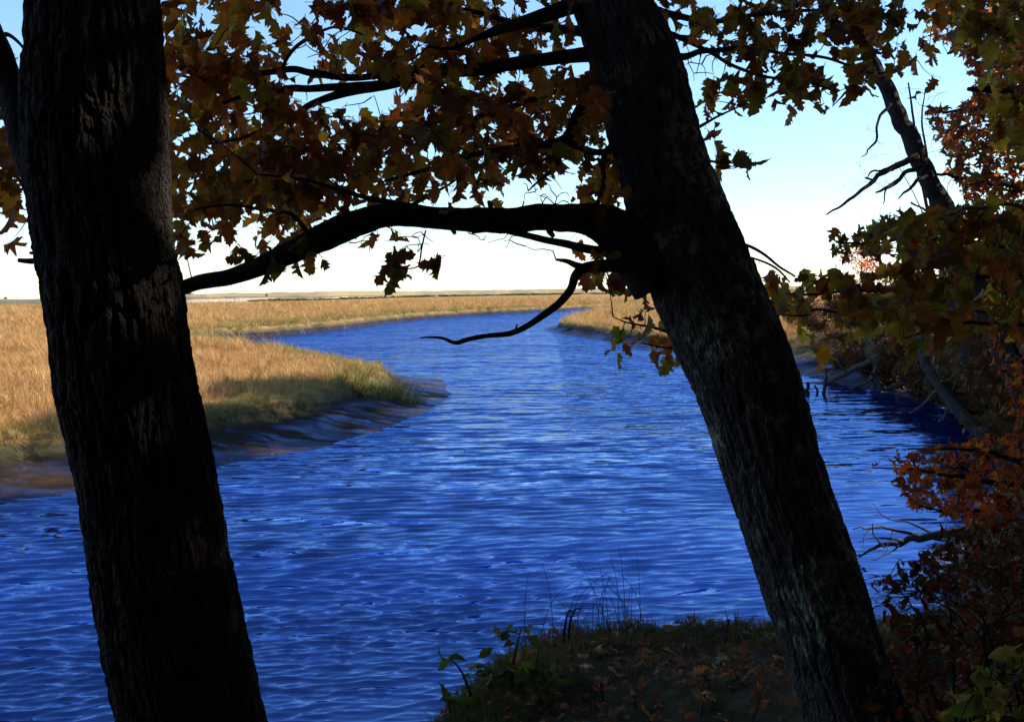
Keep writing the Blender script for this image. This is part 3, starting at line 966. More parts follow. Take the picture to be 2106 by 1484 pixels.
for (x, y, dx, dy, w) in ((1010, 430, -4, -16, 12), (930, 468, 6, 12, 12), (712, 440, -10, -16, 14), (1130, 476, 8, 10, 14), (560, 525, -6, -12, 8), (815, 420, 3, -12, 10)):
    q = po.branch([(x, y + (8 if dy < 0 else -8), w * 1.4), (x, y, w), (x + dx, y + dy, w * .7)], 4.46, 4.42, name='broken_twig', seg=8, wig=.003, n=4)
    q.parent = limb; q.matrix_parent_inverse = Matrix.Identity(4)
po.finish(300)

# ------------------------------------------------------------------ the big oak on the left
YL = lambda py: 3.55 + (1484 - py) * .00012
base = P(400, 1570, 3.5)
oakL = thing('oak_tree', (base[0], base[1], at_ground(base[0], base[1])), 'thick dark oak trunk with deeply ridged bark along the left side', 'tree')
edL = [(-900, 70, 235), (-500, 60, 270), (-200, 58, 300), (0, 58, 325), (250, 50, 345), (400, 62, 352), (500, 74, 361), (620, 95, 384), (800, 115, 412), (1000, 160, 450), (1200, 186, 487), (1484, 240, 550), (1620, 255, 590), (1760, 240, 640)]
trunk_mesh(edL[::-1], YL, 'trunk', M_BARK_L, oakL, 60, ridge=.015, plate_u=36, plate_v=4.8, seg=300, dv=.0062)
pL = Plant(oakL, 12, M_BARK_L)
pL.branch([(120, 420, 90), (72, 320, 78), (35, 220, 66), (8, 140, 58), (-25, 60, 54), (-80, -60, 50), (-170, -260, 40), (-260, -500, 26)], 3.7, 3.85, name='stem', seg=40, wig=.01, n=14)
st = pL.branch([(130, 541, 26), (90, 537, 15), (62, 536, 12), (40, 534, 9)], 3.85, 3.85, name='broken_branch', seg=10); st.data.materials[0] = M_DEAD
pL.branch([(130, 522, 16), (90, 522, 9), (60, 521, 6)], 3.9, 3.9, name='broken_branch', seg=8)
pL.branch([(20, 230, 22), (-30, 250, 18), (-80, 300, 14), (-120, 360, 9)], 3.8, 4.4)
pL.branch([(-60, 280, 14), (0, 330, 9), (40, 370, 7), (60, 420, 4)], 4.3, 4.5)
pL.branch([(-10, 100, 12), (10, 70, 9), (40, 90, 6), (60, 120, 4)], 4.2, 4.4)
pL.branch([(-60, 420, 6), (0, 425, 4), (60, 433, 3)], 4.5, 4.6, seg=6)
CANL = ["....", ".1..", ".43.", ".57.", ".36.", "....", "556.", "698.", "898.", "789.", ".38.", ".25.", ".04.", "...."]
gL = pL.g
hang_leaves(pL, grid_leaves(CANL, -90, 0, 40, gL, 2.0) + [(-60 - gL.random() * 300, gL.random() * 500) for _ in range(50)], lambda x, y: 4.4 + gL.uniform(-.25, .35), .145, 'oak', 'oak')
pL.finish(300)

# ------------------------------------------------------------------ crowns above the frame and the wood behind the viewpoint
def crown_cloud(g, n, cz, rx, rz, size, pal, hollow=.45, lobes=14):
    """many leaf-sized faces in uneven lobes; unit tree standing at the origin"""
    bag = Bag()
    cs = []
    for _ in range(lobes):
        v = g.normal(size=3); v /= np.linalg.norm(v)
        cs.append(np.array([v[0] * rx, v[1] * rx, cz + v[2] * rz]) * np.array([.68, .68, 1]) + [0, 0, 0])
    per = n // lobes
    for c in cs:
        r = rx * g.uniform(.32, .55)
        v = g.normal(size=(per, 3)); v /= np.linalg.norm(v, axis=1)[:, None]
        p = c + v * (r * g.random(per)[:, None] ** .4) * [1, 1, .8]
        a = g.normal(size=(per, 3)); a /= np.linalg.norm(a, axis=1)[:, None]
        b = np.cross(a, g.normal(size=(per, 3))); b /= np.linalg.norm(b, axis=1)[:, None]
        s = size * g.uniform(.6, 1.2, per)[:, None]
        V = np.stack([p - a * s, p + b * s * .55 - a * s * .1, p + a * s, p - b * s * .55 + a * s * .1], 1).reshape(-1, 3)
        F = np.arange(per * 4).reshape(-1, 4)
        col = np.repeat(np.array([pick(pal, g) for _ in range(per)]), 4, 0)
        bag.add(V, F); bag.C.append(col.astype(np.float32))
    return bag


def wood_tree_proto(seed, h, rx, n, pal, size=.17):
    g = np.random.default_rng(seed)
    root = thing('oak_tree', (0, 0, 0), 'x', 'tree')
    b = Bag()
    C = catmull([(0, 0, -.3), (.1, 0, h * .2), (.0, .15, h * .45), (.15, .1, h * .8)], 8)
    V, F = tube(C, np.linspace(.26, .06, len(C)), 14, True, lambda th, s, r: .02 * fbm(np.cos(th) * 3, np.sin(th) * 3, s * 2, seed=seed))
    b.add(V, F); b.build('trunk', M_BARK_R, root)
    for k in range(7):
        a = k * 2.4 + g.random(); z0 = h * g.uniform(.3, .7)
        d = np.array([math.cos(a), math.sin(a), .45])
        C = catmull([np.array([0, 0, z0]), np.array([0, 0, z0]) + d * rx * .4, np.array([0, 0, z0]) + d * rx * .85 + [0, 0, .3]], 5)
        b = Bag(); b.add(*tube(C, np.linspace(.10, .02, len(C)), 7)); b.build('branch', M_BARK_R, root)
    tag(crown_cloud(g, n, h * .66, rx, h * .30, size, pal).build('crown', M_LEAF_A, root), kind='stuff')
    return root


def copy_tree(o, parent=None):
    c = o.copy(); COL.objects.link(c)
    if parent is not None: c.parent = parent
    for ch in o.children: copy_tree(ch, c)
    return c


proto = wood_tree_proto(21, 15.0, 3.6, 9000, 'oakdark', .20)
WOOD = [(-6.5, -5.5, 1.0, 0), (-1.8, -7, 1.1, 1), (3.5, -4.5, 1.0, 2), (8.0, -2.0, 1.05, 3), (11.5, 3.0, 1.0, 4), (9.0, -8.5, 1.15, 5), (2.5, -11, 1.1, 6), (-5, -12, 1.1, 1.5), (15, 8.5, 1.05, 2.5), (-11, -8, 1.0, .7), (15.5, -3.5, 1.1, 3.3), (20, 13, 1.1, 4.4), (14, -11, 1.1, 5.5), (6, 1.0, .9, 2.1), (8.6, 6.6, .8, 1.1), (-15, -4, 1.0, 2.2), (-10, -16, 1.2, 3.0), (6, -17, 1.2, 4.0), (20, -8, 1.2, 5.0), (-2, -3.2, .8, .4), (7.4, 4.0, .95, 3.7), (10.5, 8.0, 1.1, 5.2)]
for i, (x, y, s, a) in enumerate(WOOD):
    o = proto if i == 0 else copy_tree(proto)
    o.location = (x, y, at_ground(x, y)); o.rotation_euler = (0, 0, a); o.scale = (s, s, s)
    tag(o, 'tall oak of the shading wood behind and beside the viewpoint', 'tree', 'oaks of the wood behind the viewpoint')


def shrub_proto(seed, pal, n=3000, size=.16):
    g = np.random.default_rng(seed)
    root = thing('shrub', (0, 0, 0), 'x', 'shrub')
    for k in range(5):
        a = k * 1.3 + g.random()
        C = catmull([(0, 0, -.1), (.3 * math.cos(a), .3 * math.sin(a), .8), (.8 * math.cos(a), .8 * math.sin(a), 1.9)], 4)
        b = Bag(); b.add(*tube(C, np.linspace(.03, .008, len(C)), 6)); b.build('stem', M_BRANCH, root)
    tag(crown_cloud(g, n, 1.3, 1.45, 1.0, size, pal, lobes=11).build('foliage', M_LEAF_A, root), kind='stuff')
    return root


under = shrub_proto(31, 'oakdark', 3000, .2)
UND = [(-3.4, -2.2), (-1.2, -3.0), (1.2, -3.0), (3.4, -1.6), (-5.6, -1.2), (5.4, .4), (-7.6, -3.4), (7, -4), (-4.5, -5), (0, -6), (4.2, -6.5), (9.5, 1.5), (-9.5, -1), (6.8, 3.4)]  # unseen shrubs added to keep sky light off the foreground
for i, (x, y) in enumerate(UND):
    o = under if i == 0 else copy_tree(under)
    k = 1.25 + .35 * math.sin(i * 2.1)
    o.location = (x, y, at_ground(x, y)); o.rotation_euler = (0, 0, i * 1.7); o.scale = (k, k, k * 1.15)
    tag(o, 'dense brown unseen shrub added behind the viewpoint to block sky light', 'shrub', 'undergrowth added behind the viewpoint')

# upper crowns of the two near oaks, above the picture, added for overhead shade
for root, c, seed in ((oak, (-.2, 4.6, 9.6), 71), (oakL, (-2.2, 3.0, 9.8), 72)):
    g = np.random.default_rng(seed)
    bag = crown_cloud(g, 5000, 0, 4.0, 2.0, .15, 'oak', lobes=16)
    bag.V = [v + np.array(c, np.float32) for v in bag.V]
    tag(bag.build('upper_crown', M_LEAF_A, root), kind='stuff')

# ------------------------------------------------------------------ trees and bushes on the right
def plant(name, px, py, Y, label, cat, seed, mat=None):
    b = P(px, py, Y)
    r = thing(name, (b[0], b[1], at_ground(b[0], b[1])), label, cat)
    return Plant(r, seed, mat)


# dead snag
sn = plant('dead_tree', 2160, 900, 13.0, 'dead leaning snag without leaves at the upper right, bare broken branches on its left', 'tree', 81, M_BARK_L)
sn.branch([(2190, 960, 80), (2110, 790, 72), (2040, 640, 62), (1985, 525, 54), (1945, 440, 42), (1911, 370, 38), (1873, 290, 35), (1832, 205, 31), (1794, 125, 27), (1754, 40, 27), (1720, -30, 22)], 13.0, 13.4, name='trunk', seg=26, wig=.02, n=12)
for b in ([(1885, 322, 16), (1850, 338, 13), (1820, 356, 11), (1780, 386, 8), (1740, 416, 6), (1703, 444, 3)], [(1895, 340, 13), (1860, 358, 9), (1835, 376, 9), (1815, 392, 6), (1800, 400, 3)],
          [(1832, 214, 8), (1812, 238, 6), (1806, 262, 5), (1804, 282, 5), (1790, 304, 4), (1770, 324, 2)], [(1905, 362, 10), (1885, 372, 8), (1868, 388, 6), (1850, 410, 3)],
          [(1800, 372, 5), (1780, 366, 4), (1782, 368, 3)], [(1836, 350, 6), (1815, 348, 4), (1790, 356, 4), (1783, 364, 2)], [(1822, 384, 4), (1818, 400, 3), (1814, 415, 2)], [(1800, 182, 8), (1770, 160, 6), (1740, 190, 5), (1718, 215, 2)]):
    sn.branch(b, 13.0, 12.7, seg=8, wig=.03)
sn.finish()

# thin bare saplings
bs = plant('bare_sapling', 1990, 700, 19.0, 'thin bare grey sapling just right of the dead snag', 'tree', 82, M_DEAD)
bs.branch([(1990, 740, 14), (1940, 560, 10), (1905, 420, 7), (1888, 320, 6), (1878, 240, 5), (1868, 170, 3)], 19, 19, name='stem', seg=7)
bs.branch([(1925, 500, 8), (1912, 400, 6), (1908, 330, 5), (1896, 250, 4), (1902, 190, 2)], 19, 19.2, name='stem', seg=7)
bs.grow([P(x, y, 19 + bs.g.normal() * .4) for x, y in poly_points([(1840, 180), (1960, 170), (1960, 400), (1850, 360)], 60, bs.g)], .006)
bs.finish()
bt = plant('bare_tree', 1930, 640, 26.0, 'faint leafless tree with hair-thin twigs behind the dead snag', 'tree', 83, M_DRIFT)
bt.branch([(1960, 660, 5), (1940, 560, 4), (1915, 480, 3), (1880, 400, 2), (1850, 345, 1.5)], 26, 26, name='stem', seg=7)
bt.grow([P(x, y, 26 + bt.g.normal() * .5) for x, y in poly_points([(1740, 350), (1800, 220), (1850, 300), (1880, 460), (1760, 470), (1710, 400)], 90, bt.g)], .009, seg=4)
bt.finish()

# red maple
mp = plant('maple_tree', 2330, 900, 12.5, 'tall maple with small dark red and orange leaves at the upper right edge', 'tree', 84)
mp.branch([(2360, 1000, 90), (2320, 700, 80), (2290, 400, 70), (2260, 100, 55), (2240, -200, 40)], 12.5, 12.5, name='trunk', seg=20)
for b in ([(2300, 480, 30), (2180, 400, 20), (2060, 380, 12), (1960, 360, 7), (1900, 340, 4)], [(2280, 300, 30), (2160, 230, 18), (2040, 220, 10), (1940, 230, 5)], [(2310, 600, 30), (2190, 520, 20), (2050, 470, 12), (1940, 450, 6), (1870, 420, 3)], [(2260, 120, 26), (2140, 80, 16), (2020, 90, 9), (1950, 110, 5)]):
    mp.branch(b, 12.5, 12.2 + mp.g.normal() * .6, seg=9, wig=.04)
mpts = poly_points([(1880, 240), (1935, 215), (1960, 240), (2010, 190), (2106, 180), (2260, 150), (2260, 520), (2106, 500), (1980, 480), (1870, 440), (1900, 400), (1890, 360), (1930, 330), (1850, 285)], 1700, mp.g)
mpts += poly_points([(1900, 0), (2260, -40), (2260, 200), (2010, 210), (1985, 120), (1905, 70)], 1000, mp.g)
mpts += poly_points([(1840, 170), (1890, 200), (1900, 330), (1860, 340), (1850, 260)], 60, mp.g)
mpts = [q for q in mpts if q[1] > 450 or q[0] > 1850 + (q[1] - 125) * .46]
hang_leaves(mp, mpts, lambda x, y: 12.3 + mp.g.uniform(-1.2, 1.4), .115, 'maple', 'maple', 34, 5, .35, .2, .010)
mp.finish(300)

# yellow green oak, upper right corner
og = plant('oak_tree', 2380, 900, 7.2, 'oak with large green and ochre leaves hanging in the upper right corner', 'tree', 85)
og.branch([(2420, 1100, 110), (2380, 600, 100), (2340, 200, 80), (2300, -250, 60)], 7.2, 7.2, name='trunk', seg=20)
for b in ([(2340, 260, 34), (2220, 195, 26), (2106, 186, 20), (2040, 184, 15), (1992, 183, 9)], [(2340, 60, 30), (2200, 40, 20), (2080, 60, 12), (1990, 60, 6)], [(2350, 330, 26), (2220, 300, 16), (2120, 320, 8)]):
    og.branch(b, 7.2, 6.9, seg=9)
ogp = poly_points([(1985, 0), (2240, -60), (2240, 340), (2106, 330), (2050, 300), (2020, 200), (2010, 110)], 380, og.g) + poly_points([(1900, 0), (2010, -20), (2010, 90), (1930, 60)], 30, og.g)
hang_leaves(og, ogp, lambda x, y: 7.0 + og.g.uniform(-.5, .6), .15, 'oakgreen', 'oak', 56, 10, .5, .1)
og.finish(300)

# oak sapling whose sprays reach over the water
sp = plant('oak_sapling', 2300, 1000, 6.0, 'young oak with low sprays of olive and orange leaves reaching in from the right edge', 'tree', 86)
sp.branch([(2330, 1200, 60), (2300, 900, 50), (2270, 600, 44), (2250, 300, 34)], 6.0, 6.0, name='trunk', seg=14)
for b in ([(2280, 700, 26), (2160, 590, 20), (2060, 560, 15), (1960, 575, 12), (1860, 590, 10), (1760, 600, 7), (1660, 610, 5), (1580, 590, 3)], [(2270, 620, 20), (2120, 520, 14), (2000, 500, 10), (1900, 490, 7), (1800, 500, 5), (1720, 490, 3)],
          [(1960, 575, 9), (1880, 620, 8), (1800, 640, 6), (1700, 640, 5), (1600, 650, 3)], [(2270, 720, 18), (2120, 670, 10), (2020, 660, 8), (1930, 680, 5), (1860, 690, 3)], [(2260, 520, 18), (2140, 440, 10), (2040, 425, 7), (1960, 440, 4)]):
    sp.branch(b, 6.0, 5.5 + sp.g.normal() * .3, seg=9, wig=.02)
spp = poly_points([(1570, 575), (1640, 560), (1760, 570), (1840, 560), (1950, 545), (2106, 500), (2200, 500), (2200, 710), (2106, 700), (2000, 690), (1900, 690), (1780, 680), (1700, 640), (1640, 650), (1600, 640)], 290, sp.g)
spp += poly_points([(1780, 480), (1860, 450), (1960, 430), (2106, 420), (2200, 400), (2200, 520), (1960, 540), (1830, 560), (1790, 530)], 190, sp.g)
spp += [(1680, 720), (1672, 700), (1690, 735), (1750, 730), (1745, 700), (1765, 690), (1875, 720), (1895, 705), (1880, 745), (1910, 725), (1838, 700), (1830, 715), (1650, 690), (1610, 620), (1590, 610), (1585, 630), (1640, 670), (1720, 690)]
hang_leaves(sp, spp, lambda x, y: 5.6 + sp.g.uniform(-.5, .6), .135, 'oakgreen', 'oak', 60, 12, .45, .1)
hang_leaves(sp, poly_points([(1690, 490), (1760, 470), (1860, 430), (1900, 460), (1800, 520), (1740, 540), (1690, 510)], 46, sp.g), lambda x, y: 5.9 + sp.g.uniform(-.2, .3), .075, 'oakdark', 'maple', 44, 6, .4, .05)
sp.finish(300)

# orange bush over the water
ob = plant('orange_bush', 2260, 1240, 6.3, 'orange-leaved maple bush spreading over the water at the right edge', 'bush', 87)
for b in ([(2280, 1330, 30), (2220, 1150, 24), (2120, 1010, 16), (2000, 985, 10), (1900, 970, 6), (1800, 960, 2)], [(2270, 1300, 24), (2200, 1050, 18), (2080, 940, 11), (1960, 920, 6), (1890, 930, 3)], [(2280, 1320, 28), (2220, 1000, 20), (2140, 800, 13), (2080, 700, 8), (2050, 620, 4)], [(2230, 1150, 20), (2100, 1060, 12), (1980, 1050, 7), (1880, 1040, 3)]):
    ob.branch(b, 6.4, 6.2, seg=9, wig=.02, name='stem')
obp = poly_points([(1835, 960), (1880, 925), (1990, 905), (2106, 890), (2250, 890), (2250, 1100), (2106, 1095), (2000, 1080), (1940, 1060), (1870, 1040), (1850, 1000)], 780, ob.g)
obp += poly_points([(2030, 640), (2106, 560), (2240, 540), (2240, 900), (2060, 900), (2080, 800), (2020, 740)], 330, ob.g) + [(1798, 958), (1845, 935), (1838, 948), (1850, 985)]
hang_leaves(ob, obp, lambda x, y: 6.2 + ob.g.uniform(-.45, .5), .062, 'orange', 'maple', 34, 5, .3, .06, .004)
ob.finish(300)

# dark red huckleberry
hb = plant('huckleberry_bush', 2080, 1560, 4.2, 'dark red-leaved low bush crowding the foot of the leaning oak', 'bush', 88)
for k in range(12):
    x0 = 1860 + 34 * k
    hb.branch([(2060 + (x0 - 2060) * .4, 1640, 9), (x0, 1450, 7), (x0 - 30 + hb.g.normal() * 40, 1300, 5), (x0 - 40 + hb.g.normal() * 50, 1180 + hb.g.random() * 90, 2)], 4.2, 4.1 + hb.g.normal() * .3, seg=6, wig=.02, name='stem')
hbp = poly_points([(1795, 1210), (1840, 1160), (1930, 1140), (1990, 1165), (2060, 1100), (2250, 1080), (2250, 1580), (1790, 1580), (1775, 1440), (1840, 1300)], 1500, hb.g)
hbp2 = poly_points([(1890, 1150), (1950, 1085), (2106, 1050), (2250, 1050), (2250, 1210), (1890, 1210)], 420, hb.g)
hang_leaves(hb, hbp2, lambda x, y: 5.2 + hb.g.uniform(-.4, .4), .07, 'red', 'oval', 42, 4, .1, .06, .003)
hang_leaves(hb, hbp, lambda x, y: 4.2 + hb.g.uniform(-.45, .6), .056, 'red', 'oval', 40, 4, .1, .06, .003)
hb.finish(300)

# yellow green shrub in the corner
yg = plant('leafy_shrub', 2110, 1640, 3.0, 'pale yellow-green leafy shrub in the bottom right corner', 'shrub', 89)
for k in range(6):
    x0 = 1960 + 36 * k
    yg.branch([(2080, 1700, 9), (x0 + 20, 1560, 7), (x0, 1440 + 10 * (k % 3), 5), (x0 - 6, 1350 + 40 * (k % 2), 3)], 3.0, 2.95, seg=6, wig=.01, name='stem')
ygp = poly_points([(1935, 1440), (1990, 1400), (2050, 1320), (2106, 1300), (2180, 1300), (2200, 1560), (1930, 1560)], 120, yg.g)
hang_leaves(yg, ygp, lambda x, y: 2.98 + yg.g.uniform(-.15, .2), .075, 'yellowgreen', 'oval', 62, 6, .0, .04, .003)
yg.finish(300)

# green shrub on the bank edge
gs = plant('green_shrub', 1010, 1560, 5.2, 'dark green leafy shrub on the edge of the near bank, left of the fallen leaves', 'shrub', 90)
for b in ([(1060, 1620, 10), (1050, 1480, 8), (1055, 1380, 6), (1065, 1320, 3), (1075, 1290, 2)], [(1030, 1620, 9), (980, 1470, 7), (960, 1400, 5), (930, 1360, 3), (900, 1355, 2)], [(1080, 1620, 8), (1090, 1480, 6), (1100, 1400, 4), (1110, 1330, 2)], [(1000, 1620, 8), (950, 1520, 6), (925, 1450, 4), (905, 1420, 2)]):
    gs.branch(b, 5.2, 5.1, seg=6, wig=.01, name='stem')
gsp = poly_points([(960, 1400), (1030, 1360), (1100, 1370), (1180, 1400), (1200, 1560), (910, 1560), (920, 1450)], 280, gs.g)
gsp += [(1022, 1300), (1045, 1292), (1062, 1300), (1050, 1320), (1085, 1290), (1100, 1312), (1110, 1320), (1040, 1305), (1085, 1330), (1060, 1345), (905, 1352), (930, 1362), (915, 1366), (975, 1362), (960, 1390), (985, 1375), (910, 1420), (925, 1425), (1000, 1340), (940, 1352)]
hang_leaves(gs, gsp, lambda x, y: 5.15 + gs.g.uniform(-.15, .25), .095, 'green', 'oval', 46, 3, .1, .04, .003)
gs.finish(300)

# ------------------------------------------------------------------ right bank: wood behind, shrubs, fallen timber
for i, (x, y, s, a) in enumerate([(12.9, 20.5, 1.0, .5), (16.8, 29, 1.15, 2.0), (21, 37, 1.2, 3.3), (24.5, 44, 1.1, 4.9), (25, 25, 1.1, 1.2), (29, 36, 1.1, 5.1), (28.5, 52, .8, .9), (33, 60, .8, 2.4)]):
    o = copy_tree(proto)
    o.location = (x, y, at_ground(x, y) - .2); o.rotation_euler = (0, 0, a); o.scale = (s, s, s)
    tag(o, 'shaded oak of the wood on the far right bank', 'tree', 'oaks of the right bank')
SHR = sorted([(1720, 47, .75), (1795, 43, .75), (1862, 39, .85), (1935, 35, .95), (2010, 31, 1.0), (1700, 62, .9), (1770, 58, 1.0), (1850, 54, 1.1), (1920, 50, 1.2), (1990, 46, 1.2), (2050, 40, 1.3), (1650, 70, .8), (2090, 33, 1.4), (2150, 36, 1.9), (2120, 42, 1.8), (2130, 29, 1.7), (2080, 50, 1.7), (2040, 58, 1.6), (2200, 25, 1.8), (1990, 62, 1.4), (1900, 66, 1.2), (2260, 20, 1.7), (2230, 31, 2.0)])
bank_shrub = shrub_proto(33, 'bankshrub', 6000, .075)
ORD = 'first second third fourth fifth sixth seventh eighth ninth tenth eleventh twelfth thirteenth fourteenth fifteenth sixteenth seventeenth eighteenth nineteenth'.split()
for i, (px, Y, k) in enumerate(SHR):
    p = P(px, 640, Y)
    o = bank_shrub if i == 0 else copy_tree(bank_shrub)
    o.location = (p[0], p[1], at_ground(p[0], p[1]) - .1); o.rotation_euler = (0, 0, i * 2.3); o.scale = (k, k, k)
    seen = px < 2106
    tag(o, '%s brown shrub from the left in the row along the shaded right bank' % ORD[i] if seen else 'brown shrub beyond the right picture edge on the right bank', 'shrub', 'shrubs of the right bank')
ft = thing('red_tree', (25, 80, at_ground(25, 80)), 'small sunlit pinkish red tree far off beyond the right bank', 'tree')
g = np.random.default_rng(91)
b = Bag(); b.add(*tube(catmull([(25, 80, .5), (25.1, 80, 3), (25, 80.1, 5.5)], 5), np.linspace(.14, .03, 11), 8)); b.build('trunk', M_DEAD, ft)
bag = crown_cloud(g, 2600, 0, 2.0, 2.0, .10, 'farred', lobes=12)
bag.V = [v + np.array((25, 80, 4.6), np.float32) for v in bag.V]
tag(bag.build('crown', M_LEAF_A, ft), kind='stuff')


def timber(name, pts, Y0, Y1, label, cat, mat=M_DRIFT, seg=10, sub=(), seed=1):
    t = np.linspace(0, 1, len(pts))
    Y = Y0 + (Y1 - Y0) * t
    c = P(pts[0][0], pts[0][1], Y[0])
    root = thing(name, c, label, cat)
    pl = Plant(root, seed, mat)
    pl.branch(pts, Y0, Y1, name='stem', seg=seg, wig=.05)
    for s_ in sub:
        pl.branch(s_, Y1 if False else (Y0 + Y1) / 2, (Y0 + Y1) / 2 - .4, name='branch', seg=7, wig=.03)
    pl.finish()


timber('fallen_log', [(2110, 920, 44), (2050, 905, 38), (2000, 872, 29), (1960, 828, 25), (1925, 785, 21), (1900, 735, 18), (1895, 690, 12)], 24, 27, 'smooth fallen log slanting up out of the mud at the right', 'log', mat=M_DEAD, seg=16, seed=1)
timber('tree_stump', [(2100, 930, 90), (2092, 890, 62), (2085, 850, 46), (2080, 820, 40), (2078, 800, 34)], 24.5, 24.5, 'pale broken stump beside the fallen log at the right edge', 'stump', seg=16, seed=2)
timber('driftwood_branch', [(1645, 800, 12), (1690, 790, 11), (1750, 762, 12), (1800, 735, 11), (1850, 700, 9), (1900, 660, 6)], 42, 40, 'long grey driftwood bough lying along the waterline under the leaf sprays', 'driftwood', seed=3,
       sub=([(1700, 788, 6), (1690, 812, 5), (1688, 828, 4)], [(1665, 796, 6), (1660, 815, 5), (1658, 822, 4)], [(1740, 765, 6), (1725, 745, 5), (1722, 725, 4)]))
timber('driftwood_branch', [(1800, 830, 9), (1798, 800, 10), (1795, 770, 9), (1810, 740, 9), (1818, 715, 7), (1830, 670, 5)], 39, 39, 'upright pale crooked driftwood pole standing in the shallows', 'driftwood', seed=4, sub=([(1798, 775, 6), (1775, 790, 5), (1750, 800, 4)],))
timber('driftwood_branch', [(1740, 815, 12), (1790, 812, 14), (1840, 795, 12), (1890, 775, 10), (1950, 760, 7)], 39.5, 37, 'dark root tangle of driftwood at the water edge', 'driftwood', seed=5, mat=M_DEAD,
       sub=([(1790, 812, 8), (1780, 835, 6), (1778, 850, 4)], [(1820, 800, 7), (1800, 775, 6), (1780, 760, 4)], [(1850, 790, 7), (1870, 810, 5), (1885, 822, 3)], [(1800, 806, 8), (1830, 822, 6), (1850, 834, 4)]))
timber('driftwood_branch', [(2080, 720, 9), (2000, 745, 9), (1940, 790, 7), (1900, 830, 5), (1870, 850, 3)], 25, 27, 'thin dead bough hanging down across the fallen log', 'driftwood', seed=6, sub=([(1990, 750, 5), (1960, 800, 4), (1940, 860, 3)], [(2030, 735, 5), (2010, 780, 4), (1990, 840, 2)]))
for k_, (a_, lb_) in enumerate((([(1659, 832, 9), (1660, 812, 9), (1663, 786, 7)], 'short dark stake in the shallows nearest the leaning oak'), ([(1681, 826, 5), (1680, 808, 5), (1678, 792, 4)], 'thin middle stake of three in the shallows'), ([(1691, 836, 8), (1692, 812, 8), (1699, 780, 6), (1702, 762, 4)], 'tall dark stake in the shallows, farthest right of three'))):
    timber('stake', a_, 37.5, 37.7, lb_, 'stake', mat=M_BARK_L, seg=8, seed=20 + k_)
timber('fallen_branch', [(2040, 1090, 26), (1960, 1095, 20), (1880, 1108, 14), (1820, 1125, 9), (1770, 1140, 4)], 13.6, 14.2, 'dark fallen branch with fine twigs reaching into the water right of the leaning oak', 'branch', seed=7, mat=M_DEAD,
       sub=([(1900, 1105, 8), (1840, 1090, 6), (1790, 1085, 4), (1755, 1088, 2)], [(1860, 1112, 6), (1810, 1105, 4), (1765, 1110, 2)], [(1930, 1100, 6), (1870, 1075, 4), (1820, 1060, 2), (1795, 1035, 1)], [(1820, 1125, 5), (1800, 1100, 3), (1795, 1075, 2)], [(1850, 1115, 5), (1830, 1135, 3), (1790, 1150, 2)], [(1790, 1086, 3), (1780, 1100, 2), (1776, 1125, 1)], [(1835, 1092, 3), (1830, 1110, 2), (1815, 1140, 1)]))

# ------------------------------------------------------------------ grass
def mat_grass(name, stops, scale=.38, rough=.8, trans=.3):
    m, nt, b, out = new_mat(name)
    p = gpos(nt)
    n = noise(nt, mapping(nt, p, (scale, scale * 2.2, scale)), 1.0, 5, 0.65)
    r = nd(nt, 'ShaderNodeObjectInfo').outputs['Random']
    ad = nd(nt, 'ShaderNodeMath', operation='MULTIPLY_ADD')
    nt.links.new(r, ad.inputs[0]); ad.inputs[1].default_value = .22
    sb = nd(nt, 'ShaderNodeMath', operation='SUBTRACT'); nt.links.new(n, sb.inputs[0]); sb.inputs[1].default_value = .11
    nt.links.new(sb.outputs[0], ad.inputs[2])
    c = ramp(nt, ad.outputs[0], stops)
    nt.links.new(c, b.inputs['Base Color'])
    b.inputs['Roughness'].default_value = rough
    b.inputs['Specular IOR Level'].default_value = .15
    t = nd(nt, 'ShaderNodeBsdfTranslucent'); nt.links.new(c, t.inputs['Color'])
    ms = nd(nt, 'ShaderNodeMixShader'); ms.inputs[0].default_value = trans
    nt.links.new(b.outputs[0], ms.inputs[1]); nt.links.new(t.outputs[0], ms.inputs[2]); nt.links.new(ms.outputs[0], out.inputs['Surface'])
    return m


M_TAN = mat_grass('dry_cordgrass', [(.30, (.21, .11, .04)), (.41, (.50, .28, .10)), (.49, (.70, .45, .20)), (.56, (.57, .30, .09)), (.68, (.34, .155, .045))])
M_OLIVE = mat_grass('green_cordgrass', [(.3, (.13, .13, .03)), (.48, (.27, .23, .06)), (.62, (.44, .33, .11))])
M_DGRASS = mat_grass('bank_grass', [(.3, (.06, .058, .018)), (.5, (.11, .09, .03)), (.7, (.22, .15, .06))])


def tuft(seed, n, spread, w, bend, h=1.0, segs=3):
    g = np.random.default_rng(seed)
    bag = Bag()
    for _ in range(n):
        a = g.random() * 6.28; r = spread * g.random() ** .5
        p = np.array([r * math.cos(a), r * math.sin(a), 0])
        a2 = a + g.normal() * .8
        d = np.array([math.cos(a2), math.sin(a2), 0]) * bend * g.uniform(.3, 1.3)
        L = h * g.uniform(.55, 1.05)
        s = np.linspace(0, 1, segs + 1)
        C = p + np.outer(s ** 1.8, d) * L + np.outer(s - .22 * bend * s ** 3, [0, 0, L])
        sd_ = np.array([-math.sin(a2 + g.normal()), math.cos(a2 + g.normal()), 0])
        ww = w * (1 - s ** 1.5 * .93)
        V = np.vstack([C - np.outer(ww, sd_), C + np.outer(ww, sd_)])
        i = np.arange(segs)
        bag.add(V, np.stack([i, i + 1, i + segs + 2, i + segs + 1], -1))
    return mesh_np('grass_tuft', np.concatenate(bag.V), np.concatenate(bag.F))


